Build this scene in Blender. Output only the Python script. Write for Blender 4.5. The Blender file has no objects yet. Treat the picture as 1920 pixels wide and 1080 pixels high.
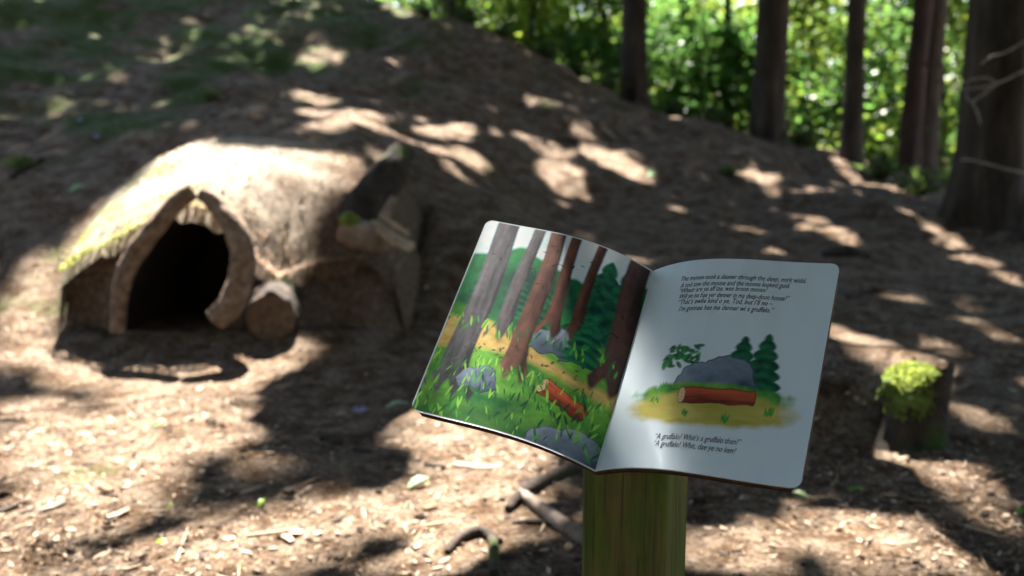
import bpy, math, random
import numpy as np
from mathutils import Vector
R = math.radians
random.seed(7)
rng = np.random.default_rng(7)
scene = bpy.context.scene
col = scene.collection

# ------------------------------------------------------------------ camera
CAM_H, PITCH, LENS = 1.0, R(9.0), 35.0
FPX = 1920 * LENS / 36.0
cam_d = bpy.data.cameras.new('camera')
cam_d.lens = LENS; cam_d.sensor_width = 36.0
cam_d.clip_start = 0.05; cam_d.clip_end = 1000
cam_d.dof.use_dof = True
cam_d.dof.focus_distance = 1.21
cam_d.dof.aperture_fstop = 3.7
cam_d.dof.aperture_blades = 0
cam = bpy.data.objects.new('camera', cam_d)
cam.location = (0, 0, CAM_H)
cam.rotation_euler = (R(90) - PITCH, 0, 0)
col.objects.link(cam)
scene.camera = cam

# ------------------------------------------------------------------ sky, sun, exposure
SUN_EL, SUN_AZ = R(57.0), R(-5.0)           # azimuth from +Y, negative = left
world = bpy.data.worlds.new('World'); scene.world = world
world.use_nodes = True
wn = world.node_tree.nodes; wl = world.node_tree.links
wn.clear()
sky = wn.new('ShaderNodeTexSky'); sky.sky_type = 'NISHITA'; sky.sun_disc = False
sky.sun_elevation = SUN_EL; sky.sun_rotation = SUN_AZ
sky.air_density = 1.0; sky.dust_density = 1.0; sky.ozone_density = 1.0
bg = wn.new('ShaderNodeBackground'); bg.inputs['Strength'].default_value = 0.064
wo = wn.new('ShaderNodeOutputWorld')
wl.new(sky.outputs[0], bg.inputs['Color']); wl.new(bg.outputs[0], wo.inputs['Surface'])
SUNV = np.array([math.sin(SUN_AZ) * math.cos(SUN_EL), math.cos(SUN_AZ) * math.cos(SUN_EL), math.sin(SUN_EL)])
sun_d = bpy.data.lights.new('sun', 'SUN'); sun_d.energy = 5.0; sun_d.angle = R(0.53)
sun_d.color = (1.0, 0.95, 0.88)
sun = bpy.data.objects.new('sun', sun_d)
sun.rotation_euler = Vector(SUNV).to_track_quat('Z', 'Y').to_euler()
sun.location = (0, 0, 30)
col.objects.link(sun)
scene.view_settings.view_transform = 'Standard'
scene.view_settings.look = 'None'
scene.view_settings.exposure = 3.35
scene.view_settings.gamma = 1.0
scene.view_settings.use_curve_mapping = False
scene.cycles.use_denoising = True
scene.cycles.max_bounces = 6
scene.cycles.transparent_max_bounces = 6
scene.cycles.sample_clamp_indirect = 6.0

# ------------------------------------------------------------------ helpers
def hash2(ix, iy, seed=0):
    h = (ix.astype(np.int64) * 374761393 + iy.astype(np.int64) * 668265263 + seed * 974711) & 0x7fffffff
    h = ((h ^ (h >> 13)) * 1274126177) & 0x7fffffff
    return ((h ^ (h >> 16)) & 0xffff) / 65535.0
def vnoise(x, y, seed=0):
    x = np.asarray(x, float); y = np.asarray(y, float)
    ix = np.floor(x); iy = np.floor(y); fx = x - ix; fy = y - iy
    fx = fx * fx * (3 - 2 * fx); fy = fy * fy * (3 - 2 * fy)
    a = hash2(ix, iy, seed); b = hash2(ix + 1, iy, seed); c = hash2(ix, iy + 1, seed); d = hash2(ix + 1, iy + 1, seed)
    return (a * (1 - fx) + b * fx) * (1 - fy) + (c * (1 - fx) + d * fx) * fy
def fbm(x, y, seed=0, octv=4):
    s = 0; a = 0.5
    for o in range(octv):
        s = s + a * (vnoise(np.asarray(x) * 2 ** o, np.asarray(y) * 2 ** o, seed + o * 17) - 0.5)
        a *= 0.5
    return s
def at(u, v, Y):
    """world point on the ray through photograph pixel (u, v) at distance Y"""
    dx = (np.asarray(u, float) - 960) / FPX; dy = (540 - np.asarray(v, float)) / FPX
    ry = math.cos(PITCH) + dy * math.sin(PITCH); rz = -math.sin(PITCH) + dy * math.cos(PITCH)
    k = np.asarray(Y, float) / ry
    return np.stack([dx * k, ry * k, CAM_H + rz * k], -1)
def project(P):
    Z = P[..., 2] - CAM_H
    d = P[..., 1] * math.cos(PITCH) - Z * math.sin(PITCH)
    up = P[..., 1] * math.sin(PITCH) + Z * math.cos(PITCH)
    d = np.where(d < 0.05, 0.05, d)
    return 960 + FPX * P[..., 0] / d, 540 - FPX * up / d

def tag(o, label=None, cat=None, group=None, kind=None):
    if label: o['label'] = label
    if cat: o['category'] = cat
    if group: o['group'] = group
    if kind: o['kind'] = kind
    return o
def empty(name, loc, label=None, cat=None, group=None):
    o = bpy.data.objects.new(name, None); o.location = tuple(float(c) for c in loc)
    o.empty_display_size = 0.1
    col.objects.link(o)
    return tag(o, label, cat, group)
def mesh_np(name, V, quads=None, tris=None, colr=None, smooth=True):
    V = np.asarray(V, np.float32)
    me = bpy.data.meshes.new(name)
    loops = []; starts = []; n = 0
    if quads is not None and len(quads):
        q = np.asarray(quads, np.int32); loops.append(q.ravel()); starts.append(np.arange(len(q)) * 4); n = len(q) * 4
    if tris is not None and len(tris):
        t = np.asarray(tris, np.int32); loops.append(t.ravel()); starts.append(n + np.arange(len(t)) * 3)
    L = np.concatenate(loops).astype(np.int32); S = np.concatenate(starts).astype(np.int32)
    me.vertices.add(len(V)); me.vertices.foreach_set('co', V.ravel())
    me.loops.add(len(L)); me.loops.foreach_set('vertex_index', L)
    me.polygons.add(len(S)); me.polygons.foreach_set('loop_start', S)
    me.update(calc_edges=True)
    if colr is not None:
        c = np.ones((len(V), 4), np.float32); c[:, :3] = colr
        a = me.color_attributes.new('Col', 'FLOAT_COLOR', 'POINT')
        a.data.foreach_set('color', c.ravel())
    me.polygons.foreach_set('use_smooth', np.full(len(S), smooth, bool))
    me.validate()
    return me
def obj(name, me, mat, parent=None):
    o = bpy.data.objects.new(name, me)
    me.materials.append(mat) if mat and len(me.materials) == 0 else None
    col.objects.link(o)
    if parent: o.parent = parent
    return o
def put(name, V, mat, parent=None, quads=None, tris=None, colr=None, smooth=True):
    """V in world coordinates; made local to the parent (an unrotated Empty or mesh)"""
    V = np.asarray(V, float)
    off = np.zeros(3); p = parent
    while p is not None:
        off += np.array(p.location); p = p.parent
    return obj(name, mesh_np(name, V - off, quads, tris, colr, smooth), mat, parent)
def grid_quads(n, m, wrap=False):
    i = np.arange(n - 1)[:, None]; j = np.arange(m if wrap else m - 1)[None, :]
    j2 = (j + 1) % m
    return np.stack([i * m + j, i * m + j2, (i + 1) * m + j2, (i + 1) * m + j], -1).reshape(-1, 4)

# ------------------------------------------------------------------ materials
MATS = {}
def mat_base(name, rough=0.85, spec=0.25):
    m = bpy.data.materials.new(name); m.use_nodes = True
    b = m.node_tree.nodes['Principled BSDF']
    b.inputs['Roughness'].default_value = rough
    b.inputs['Specular IOR Level'].default_value = spec
    MATS[name] = m
    return m, m.node_tree.nodes, m.node_tree.links, b
def ramp(n, l, fac, stops):
    r = n.new('ShaderNodeValToRGB')
    e = r.color_ramp.elements
    while len(e) < len(stops): e.new(0.5)
    for k, (p, c) in enumerate(stops):
        e[k].position = p; e[k].color = (*c, 1)
    l.new(fac, r.inputs['Fac'])
    return r.outputs['Color']
def noise(n, l, scale, detail=5, rough=0.6, vec=None, stretch=None):
    if vec is None:
        tc = n.new('ShaderNodeTexCoord'); vec = tc.outputs['Object']
    if stretch:
        mp = n.new('ShaderNodeMapping'); mp.inputs['Scale'].default_value = stretch
        l.new(vec, mp.inputs['Vector']); vec = mp.outputs['Vector']
    t = n.new('ShaderNodeTexNoise'); t.inputs['Scale'].default_value = scale
    t.inputs['Detail'].default_value = detail; t.inputs['Roughness'].default_value = rough
    l.new(vec, t.inputs['Vector'])
    return t.outputs['Fac']
def bump(n, l, b, h, strength, dist):
    bp = n.new('ShaderNodeBump'); bp.inputs['Strength'].default_value = strength
    bp.inputs['Distance'].default_value = dist
    l.new(h, bp.inputs['Height']); l.new(bp.outputs['Normal'], b.inputs['Normal'])
def mixc(n, l, fac, a, b2):
    mx = n.new('ShaderNodeMix'); mx.data_type = 'RGBA'
    l.new(fac, mx.inputs[0]); l.new(a, mx.inputs[6]); l.new(b2, mx.inputs[7])
    return mx.outputs[2]
def noisy(name, stops, scale, stretch=None, rough=0.9, bstr=0.5, bdist=0.01, spec=0.2, detail=6, moss=None):
    m, n, l, b = mat_base(name, rough, spec)
    f = noise(n, l, scale, detail, 0.65, stretch=stretch)
    c = ramp(n, l, f, stops)
    if moss:
        f2 = noise(n, l, moss[0], 4, 0.6)
        r2 = ramp(n, l, f2, [(moss[1], (0, 0, 0)), (moss[1] + 0.1, (1, 1, 1))])
        mc = n.new('ShaderNodeRGB'); mc.outputs[0].default_value = (*moss[2], 1)
        c = mixc(n, l, r2, c, mc.outputs[0])
    l.new(c, b.inputs['Base Color'])
    bump(n, l, b, f, bstr, bdist)
    return m
def attr_mat(name, rough=0.8, spec=0.2, bs=None):
    m, n, l, b = mat_base(name, rough, spec)
    a = n.new('ShaderNodeAttribute'); a.attribute_name = 'Col'
    l.new(a.outputs['Color'], b.inputs['Base Color'])
    if bs:
        bump(n, l, b, noise(n, l, bs[0]), bs[1], bs[2])
    return m
def leaf_mat(name, trans=0.5, gloss=0.02):
    m = bpy.data.materials.new(name); m.use_nodes = True
    n = m.node_tree.nodes; l = m.node_tree.links; n.clear()
    a = n.new('ShaderNodeAttribute'); a.attribute_name = 'Col'
    d = n.new('ShaderNodeBsdfDiffuse'); t = n.new('ShaderNodeBsdfTranslucent')
    hs = n.new('ShaderNodeHueSaturation'); hs.inputs['Hue'].default_value = 0.485; hs.inputs['Value'].default_value = 1.9
    l.new(a.outputs['Color'], d.inputs['Color']); l.new(a.outputs['Color'], hs.inputs['Color']); l.new(hs.outputs[0], t.inputs['Color'])
    mx = n.new('ShaderNodeMixShader'); mx.inputs[0].default_value = trans
    l.new(d.outputs[0], mx.inputs[1]); l.new(t.outputs[0], mx.inputs[2])
    g = n.new('ShaderNodeBsdfGlossy'); g.inputs['Roughness'].default_value = 0.35
    m2 = n.new('ShaderNodeMixShader'); m2.inputs[0].default_value = gloss
    l.new(mx.outputs[0], m2.inputs[1]); l.new(g.outputs[0], m2.inputs[2])
    o = n.new('ShaderNodeOutputMaterial'); l.new(m2.outputs[0], o.inputs['Surface'])
    return m

M_bark = noisy('bark', [(0.3, (0.016, 0.012, 0.008)), (0.55, (0.048, 0.035, 0.024)), (0.75, (0.10, 0.076, 0.054))], 9, (1, 1, 0.22), bstr=0.9, bdist=0.03)
M_barkred = noisy('bark_red', [(0.3, (0.02, 0.012, 0.009)), (0.6, (0.055, 0.033, 0.025)), (0.8, (0.10, 0.068, 0.052))], 8, (1, 1, 0.3), bstr=0.8, bdist=0.03)
M_wood_old = noisy('weathered_branch', [(0.3, (0.10, 0.072, 0.052)), (0.55, (0.22, 0.165, 0.125)), (0.8, (0.36, 0.30, 0.25))], 14, (1, 1, 1), bstr=0.8, bdist=0.012)
M_wood_dark = noisy('dark_rotten_wood', [(0.3, (0.015, 0.011, 0.008)), (0.6, (0.05, 0.036, 0.026)), (0.8, (0.13, 0.10, 0.07))], 12, (1, 1, 1), bstr=0.9, bdist=0.02, moss=(3.0, 0.56, (0.035, 0.06, 0.012)))
M_wood_cut = noisy('cut_wood', [(0.3, (0.10, 0.055, 0.03)), (0.6, (0.20, 0.12, 0.07)), (0.85, (0.32, 0.21, 0.13))], 22, (1, 1, 1), bstr=0.5, bdist=0.005)
M_wood_pale = noisy('pale_split_wood', [(0.3, (0.22, 0.15, 0.09)), (0.6, (0.40, 0.31, 0.21)), (0.85, (0.55, 0.46, 0.35))], 25, (1, 1, 1), bstr=0.4, bdist=0.004)
M_moss = noisy('moss', [(0.3, (0.05, 0.075, 0.012)), (0.55, (0.12, 0.17, 0.03)), (0.8, (0.24, 0.27, 0.07))], 40, (1, 1, 1), bstr=1.0, bdist=0.02)
M_wood_arch = noisy('bent_branch_bark', [(0.3, (0.07, 0.043, 0.026)), (0.5, (0.17, 0.115, 0.078)), (0.75, (0.32, 0.25, 0.19))], 24, (1, 1, 1), bstr=1.0, bdist=0.02)
M_wood_face = noisy('old_log_end', [(0.3, (0.05, 0.033, 0.022)), (0.55, (0.11, 0.072, 0.047)), (0.8, (0.2, 0.14, 0.095))], 30, (1, 1, 1), bstr=0.6, bdist=0.006)
M_litter = attr_mat('forest_litter', 0.8, 0.25)
M_leaf = leaf_mat('leaf_green', 0.5)
M_needle = leaf_mat('needle_spray', 0.25, 0.04)

# ------------------------------------------------------------------ terrain height field
CP = []
def cp(u, v, Y): CP.append(tuple(at(u, v, Y)))
for x in (-4, -1.5, 0, 1.5, 4):
    CP.append((x, 0.0, 0.0)); CP.append((x, 2.2, 0.0))
CP += [(-4, 3.4, 0.06), (0, 3.4, 0.02), (3, 3.4, 0.03), (-8, 2, 0.3), (8, 2, -0.1), (0, -5, 0), (-6, -5, 0.2), (6, -5, -0.1)]
for t in [(400, 630, 4.55), (40, 600, 4.75), (760, 610, 4.7), (50, 450, 5.6), (50, 200, 8.2), (50, 0, 11), (400, 100, 10.5), (600, 180, 8.8), (780, 30, 13),
          (960, 75, 13), (1160, 195, 13), (1300, 235, 12.6), (1435, 266, 12), (1585, 308, 10.8), (1740, 405, 8.2), (1900, 450, 7.5), (1000, 400, 7),
          (1000, 250, 9.5), (320, 268, 6.7), (480, 250, 6.7), (630, 258, 6.7), (1900, 700, 3.9), (1700, 832, 3.1), (1500, 550, 5.3), (1250, 330, 9.0), (1600, 450, 6.8)]: cp(*t)
CP += [(-5, 14.5, 3.3), (-3, 16, 3.1), (-6, 20, 3.6), (-9, 8, 2.0), (-9, 14, 3.9), (-1, 17, 2.3), (1, 18, 1.0), (3, 18, 0.0), (5, 14, 0.1), (6, 10, 0.1), (8, 7, 0.0), (8, 14, -0.5),
       (0, 24, 0.2), (5, 24, -1.0), (-6, 26, 2.6), (10, 22, -1.4), (0, 34, -1.2), (12, 34, -2), (-12, 30, 2.0), (-12, 4, 1.6)]
CP = np.array(CP)
def tps_k(r2): return np.where(r2 > 1e-9, 0.5 * r2 * np.log(r2 + 1e-12), 0)
_n = len(CP)
_A = np.zeros((_n + 3, _n + 3))
_d2 = ((CP[:, None, :2] - CP[None, :, :2]) ** 2).sum(-1)
_A[:_n, :_n] = tps_k(_d2) + np.eye(_n) * 0.15
_A[:_n, _n] = 1; _A[:_n, _n + 1:] = CP[:, :2]; _A[_n, :_n] = 1; _A[_n + 1:, :_n] = CP[:, :2].T
_w = np.linalg.solve(_A, np.concatenate([CP[:, 2], [0, 0, 0]]))
def base_height(x, y):
    x = np.asarray(x, float); y = np.asarray(y, float)
    xc = np.clip(x, -14, 14); yc = np.clip(y, -7, 36)
    sh = x.shape; xf = xc.ravel(); yf = yc.ravel(); z = np.zeros_like(xf)
    for k in range(0, len(xf), 20000):
        a = xf[k:k + 20000]; b = yf[k:k + 20000]
        r2 = (a[:, None] - CP[None, :, 0]) ** 2 + (b[:, None] - CP[None, :, 1]) ** 2
        z[k:k + 20000] = tps_k(r2) @ _w[:_n] + _w[_n] + _w[_n + 1] * a + _w[_n + 2] * b
    z = z.reshape(sh)
    far = np.clip((np.hypot(x, y - 8) - 30) / 60, 0, 1)
    return z * (1 - far) + far * (-1.5)
def sstep(a, b, x):
    t = np.clip((x - a) / (b - a), 0, 1); return t * t * (3 - 2 * t)
def ground_z(x, y):
    x = np.asarray(x, float); y = np.asarray(y, float)
    z = base_height(x, y)
    z = z + 0.10 * fbm(x * 0.9, y * 0.9, 3, 3) + 0.05 * fbm(x * 4.5, y * 4.5, 11, 3) * sstep(1, 3, y + 2) + sstep(5.5, 8, y) * (0.30 * fbm(x * 1.3 + 5, y * 1.3, 23, 4) + 0.10 * fbm(x * 5, y * 5, 29, 2))
    # a low bank behind the mossy stump
    z = z + 0.17 * np.exp(-(((x - 1.14) / 0.30) ** 2 + ((y - 3.36) / 0.17) ** 2))
    # hollowed out under the den
    m = sstep(-2.08, -1.98, x) * (1 - sstep(-0.62, -0.5, x)) * sstep(4.62, 4.7, y) * (1 - sstep(6.0, 6.3, y))
    return z * (1 - m) + np.minimum(z, 0.05) * m
def gz(x, y): return float(ground_z(np.array([x]), np.array([y]))[0])

xs = np.concatenate([-np.geomspace(9.2, 260, 26)[::-1], np.arange(-9, 9.001, 0.065), np.geomspace(9.2, 260, 26)])
ys = np.concatenate([-np.geomspace(1.2, 200, 24)[::-1] + 1.0, np.arange(0, 1.6, 0.2), np.arange(1.7, 15, 0.055), np.arange(15, 30, 0.3), np.geomspace(30.5, 320, 30)])
GX, GY = np.meshgrid(xs, ys, indexing='xy')
GZ = ground_z(GX, GY)
V = np.stack([GX, GY, GZ], -1).reshape(-1, 3)

m, n, l, b = mat_base('forest_floor', 0.92, 0.12)
f1 = noise(n, l, 55, 8, 0.75)
f2 = noise(n, l, 9, 5, 0.6)
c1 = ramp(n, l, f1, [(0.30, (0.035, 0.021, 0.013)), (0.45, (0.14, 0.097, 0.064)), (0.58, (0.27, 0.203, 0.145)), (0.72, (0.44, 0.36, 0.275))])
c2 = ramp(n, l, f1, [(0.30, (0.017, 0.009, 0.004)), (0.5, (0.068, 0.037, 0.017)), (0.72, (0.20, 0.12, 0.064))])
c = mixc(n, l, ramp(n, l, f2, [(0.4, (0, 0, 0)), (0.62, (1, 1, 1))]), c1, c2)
mossc = ramp(n, l, f1, [(0.3, (0.018, 0.03, 0.006)), (0.55, (0.055, 0.085, 0.016)), (0.75, (0.13, 0.15, 0.04))])
f3 = noise(n, l, 1.3, 5, 0.65)
# moss grows on the bank at the upper left, thinning out towards the trodden floor
tc = n.new('ShaderNodeTexCoord'); sep = n.new('ShaderNodeSeparateXYZ'); l.new(tc.outputs['Object'], sep.inputs[0])
ma = n.new('ShaderNodeMath'); ma.operation = 'MULTIPLY_ADD'; ma.inputs[1].default_value = 0.075; ma.inputs[2].default_value = -0.125
l.new(sep.outputs['Z'], ma.inputs[0])
mb = n.new('ShaderNodeMath'); mb.operation = 'MULTIPLY_ADD'; mb.inputs[1].default_value = -0.03
l.new(sep.outputs['X'], mb.inputs[0]); l.new(ma.outputs[0], mb.inputs[2])
mc_ = n.new('ShaderNodeMath'); mc_.operation = 'ADD'; l.new(mb.outputs[0], mc_.inputs[0]); l.new(f3, mc_.inputs[1])
c = mixc(n, l, ramp(n, l, mc_.outputs[0], [(0.52, (0, 0, 0)), (0.66, (1, 1, 1))]), c, mossc)
l.new(c, b.inputs['Base Color'])
bump(n, l, b, f1, 1.0, 0.02)
M_floor = m
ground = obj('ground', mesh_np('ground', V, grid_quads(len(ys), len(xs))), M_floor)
tag(ground, 'brown forest floor of wood chips and soil rising to a mossy bank', 'ground', kind='structure')

# ------------------------------------------------------------------ den geometry functions (roof height also shapes the light)
def px_x(u, Y): return (np.asarray(u, float) - 960) / FPX * (np.asarray(Y, float) * math.cos(PITCH) + 0.12)
LIP_U = np.array([100, 112, 150, 215, 300, 345, 372, 405, 445, 480, 520, 600, 690, 740, 766])
LIP_V = np.array([600, 505, 474, 448, 404, 382, 376, 384, 416, 474, 516, 490, 482, 520, 615])
RID_U = np.array([60, 130, 200, 260, 330, 400, 500, 600, 680, 730, 780, 840])
RID_V = np.array([505, 468, 400, 340, 288, 266, 264, 274, 300, 370, 470, 550])
XF = px_x(LIP_U, 4.62); ZL = at(LIP_U, LIP_V, 4.62)[:, 2]
XR = px_x(RID_U, 5.55); ZR = at(RID_U, RID_V, 5.55)[:, 2]
def front_y(x): return 4.66 + 0.05 * np.sin(x * 5.0) + 0.10 * sstep(-1.25, -0.9, x)
def roof_z(x, y):
    yf = front_y(x); zl = np.interp(x, XF, ZL); zr = np.interp(x, XR, ZR)
    t = (y - yf) / (5.55 - yf)
    zb = base_height(x, np.full_like(x, 6.9)) - 0.12
    t2 = (y - 5.55) / (6.9 - 5.55)
    za = zl + (zr - zl) * np.sin(np.clip(t, 0, 1) * math.pi / 2) ** 0.9
    zc = zr + (zb - zr) * sstep(0, 1, t2)
    return np.where(t < 0, -9, np.where(t2 < 0, za, np.where(t2 > 1, -9, zc)))
# look-up grid of the lit surface
LX = np.arange(-9, 9, 0.06); LY = np.arange(-2, 26, 0.06)
_gx, _gy = np.meshgrid(LX, LY, indexing='ij')
_rz = np.where((_gx > XF[1]) & (_gx < XF[-2]), roof_z(_gx, _gy), -9)
LZ = np.maximum(base_height(_gx, _gy), _rz)
def surf_lookup(x, y):
    i = np.clip(((x + 9) / 0.06).astype(int), 0, len(LX) - 1); j = np.clip(((y + 2) / 0.06).astype(int), 0, len(LY) - 1)
    return LZ[i, j]

# ------------------------------------------------------------------ where the canopy lets the sun through (patches of light on the real floor)
PATCH = [  # u, v, half length, half width, angle deg, strength
    (470, 330, 200, 58, 4, 1.0), (330, 330, 90, 40, -38, 0.9), (210, 420, 100, 26, -42, 0.75), (620, 300, 70, 22, 5, 0.8), (140, 480, 50, 26, -20, 0.7),
    (440, 440, 40, 70, 10, 0.9), (520, 500, 45, 18, 0, 1.0), (540, 400, 70, 50, 0, 0.8),
    (640, 232, 95, 11, -6, 0.8), (860, 240, 95, 16, 2, 0.95), (880, 300, 75, 16, 12, 0.9), (720, 205, 100, 8, 4, 0.6), (900, 340, 110, 12, 14, 0.5),
    (1150, 292, 88, 19, 30, 1.0), (1255, 365, 90, 14, 30, 0.55), (1060, 325, 60, 22, 20, 0.6), (1010, 410, 90, 14, 20, 0.3),
    (300, 118, 52, 9, 4, 0.6), (260, 190, 85, 12, 8, 0.42), (515, 140, 34, 6, 3, 0.5), (735, 126, 14, 6, 0, 0.9), (720, 90, 60, 7, 10, 0.4), (60, 140, 40, 6, 0, 0.3), (530, 220, 40, 10, 0, 0.4),
    (700, 398, 30, 45, 30, 0.7), (728, 440, 36, 18, 15, 0.7),
    (40, 560, 75, 75, 0, 0.75), (110, 655, 130, 30, 0, 0.75), (330, 632, 160, 26, -3, 0.95), (470, 690, 125, 42, -16, 1.0), (190, 845, 280, 74, -4, 1.0),
    (330, 740, 170, 45, -5, 0.92), (60, 770, 110, 34, 0, 0.75), (420, 800, 80, 45, 0, 0.75), (250, 690, 200, 40, -3, 0.8), (520, 880, 90, 50, 0, 0.55),
    (400, 1030, 210, 65, -8, 0.95), (140, 950, 190, 45, -5, 0.92), (640, 975, 170, 62, -5, 0.85), (880, 840, 170, 65, 18, 0.9), (870, 960, 170, 70, 0, 0.74), (60, 1050, 120, 40, 0, 0.6), (900, 1060, 200, 40, 0, 0.5),
    (700, 660, 60, 26, 10, 0.3), (840, 610, 36, 26, 0, 0.35),
    (1620, 652, 85, 24, 22, 1.0), (1715, 705, 60, 40, 0, 1.0), (1716, 866, 58, 30, 0, 1.0), (520, 640, 40, 14, 0, 0.9), (1800, 905, 140, 27, 34, 0.95), (1880, 985, 60, 24, 30, 0.8), (1640, 1010, 170, 55, 12, 0.8), (1400, 1030, 130, 55, 0, 0.75), (1560, 900, 110, 40, 20, 0.45), (1840, 800, 80, 22, 30, 0.5),
    (1560, 438, 68, 11, 27, 0.95), (1675, 365, 115, 9, 27, 0.9), (1760, 430, 70, 11, 32, 0.95), (1880, 512, 55, 12, 35, 1.0), (1840, 600, 95, 18, 35, 0.75), (1700, 560, 70, 10, 35, 0.55),
    (1600, 322, 50, 6, 22, 0.9), (1760, 660, 70, 12, 32, 0.5), (1900, 720, 60, 16, 30, 0.6), (1680, 480, 60, 7, 30, 0.4), (1420, 470, 50, 10, 24, 0.25)]
def lit_wanted(u, v):
    L = np.zeros_like(u)
    for (cu, cv, a, b_, ang, s) in PATCH:
        c_, s_ = math.cos(R(ang)), math.sin(R(ang))
        du = u - cu; dv = v - cv
        p = (du * c_ + dv * s_) / a; q = (-du * s_ + dv * c_) / b_
        r = np.sqrt(p * p + q * q)
        L = np.maximum(L, s * (1 - sstep(0.72, 1.12, r)))
    return L
def sun_hit(Q):
    """point of the floor that a leaf at Q shades"""
    t = (Q[:, 2] - 0.5) / SUNV[2]
    for _ in range(6):
        x = Q[:, 0] - SUNV[0] * t; y = Q[:, 1] - SUNV[1] * t
        t = (Q[:, 2] - surf_lookup(x, y)) / SUNV[2]
    return np.stack([Q[:, 0] - SUNV[0] * t, Q[:, 1] - SUNV[1] * t, Q[:, 2] - SUNV[2] * t], -1)
def leaf_kept(Q, r):
    H = sun_hit(Q)
    u, v = project(H)
    inside = (u > -60) & (u < 1980) & (v > -40) & (v < 1150) & (H[:, 1] > 1.2) & (H[:, 1] < 14)
    L = lit_wanted(u, v)
    near = (H[:, 1] > -1.0) & (H[:, 1] < 1.6) & (np.abs(H[:, 0]) < 1.6)      # the sign stands in shade
    inside = inside | near; L = np.where(near, 0.0, L)
    fine = vnoise(H[:, 0] * 5.5, H[:, 1] * 4.0, 91) * 0.7 + vnoise(H[:, 0] * 13, H[:, 1] * 9, 55) * 0.3
    open_in = L > 0.18 + 0.72 * fine          # weak patches come out dappled
    streak = (vnoise(H[:, 0] * 2.4 + H[:, 1] * 0.9, H[:, 1] * 2.0, 71) * 0.65 + vnoise(H[:, 0] * 6.5, H[:, 1] * 5.0, 72) * 0.35) > 0.735
    open_in = open_in | (streak & (H[:, 1] > 5.8) & (L < 0.2) & (u > 560))
    dap = vnoise(H[:, 0] * 1.6, H[:, 1] * 1.1, 33) > np.where(H[:, 1] > 13.5, 0.34, 0.62)
    return np.where(inside, ~open_in, ~dap)

def limb_shades(P):
    Q = np.concatenate([P, (P[1:] + P[:-1]) / 2]); H = sun_hit(Q); u, v = project(H)
    return (lit_wanted(u, v) > 0.3).mean() < 0.2

# ------------------------------------------------------------------ tubes, trunks, trees
def tube(P, rad, sides=12, rough=0.0, seed=0, cap=True, stretch=1.0):
    """closed tube along points P with a radius each; returns V, quads, tris"""
    P = np.asarray(P, float); rad = np.asarray(rad, float)
    T = np.gradient(P, axis=0); T /= np.linalg.norm(T, axis=1)[:, None] + 1e-9
    up = np.array([0.13, 0.31, 0.94])
    if abs(T[0] @ up) > 0.9: up = np.array([1.0, 0.1, 0.0])
    A = np.cross(T, up); A /= np.linalg.norm(A, axis=1)[:, None] + 1e-9
    B = np.cross(T, A)
    th = np.linspace(0, 2 * math.pi, sides, endpoint=False)
    s = np.concatenate([[0], np.cumsum(np.linalg.norm(np.diff(P, axis=0), axis=1))])
    rr = rad[:, None] * np.ones(sides)[None, :]
    if rough:
        nz = fbm(np.cos(th)[None, :] * 2.2 + 7.7 * seed + 40, np.sin(th)[None, :] * 2.2 + s[:, None] / max(rad.max(), 1e-3) * 0.8 / stretch + 40, seed, 4)
        rr = rr * (1 + rough * 2 * nz)
    V = P[:, None, :] + rr[..., None] * (np.cos(th)[None, :, None] * A[:, None, :] + np.sin(th)[None, :, None] * B[:, None, :])
    n, m = len(P), sides
    V = V.reshape(-1, 3); q = grid_quads(n, m, True); t = []
    if cap:
        V = np.vstack([V, P[0], P[-1]])
        a, b_ = n * m, n * m + 1
        for j in range(m):
            t.append((a, (j + 1) % m, j)); t.append((b_, (n - 1) * m + j, (n - 1) * m + (j + 1) % m))
    return V, q, np.array(t, int).reshape(-1, 3)
def join(parts):
    Vs, Qs, Ts = [], [], []; o = 0
    for V, q, t in parts:
        Vs.append(V); Qs.append(np.asarray(q, int).reshape(-1, 4) + o); Ts.append(np.asarray(t, int).reshape(-1, 3) + o); o += len(V)
    return np.vstack(Vs), np.vstack(Qs), np.vstack(Ts)
def smooth_path(pts, n):
    pts = np.asarray(pts, float); k = len(pts)
    t = np.linspace(0, k - 1, n); out = []
    for tt in t:
        i = min(int(tt), k - 2); f = tt - i
        p0 = pts[max(i - 1, 0)]; p1 = pts[i]; p2 = pts[i + 1]; p3 = pts[min(i + 2, k - 1)]
        out.append(0.5 * ((2 * p1) + (-p0 + p2) * f + (2 * p0 - 5 * p1 + 4 * p2 - p3) * f * f + (-p0 + 3 * p1 - 3 * p2 + p3) * f ** 3))
    return np.array(out)
def diamonds(C, U, W, colr, fold=0.25):
    """leaf-shaped folded quads: centre C, half length U, half width W"""
    Nn = np.cross(U, W); Nn /= np.linalg.norm(Nn, axis=1)[:, None] + 1e-9
    f = Nn * (np.linalg.norm(W, axis=1) * fold)[:, None]
    V = np.stack([C - U, C + W + f, C + U, C - W + f], 1).reshape(-1, 3)
    i = np.arange(len(C)) * 4
    T = np.concatenate([np.stack([i, i + 1, i + 2], -1), np.stack([i, i + 2, i + 3], -1)])
    return V, T, np.repeat(colr, 4, axis=0)
def rand_dirs(n):
    v = rng.normal(size=(n, 3)); return v / np.linalg.norm(v, axis=1)[:, None]

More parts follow.
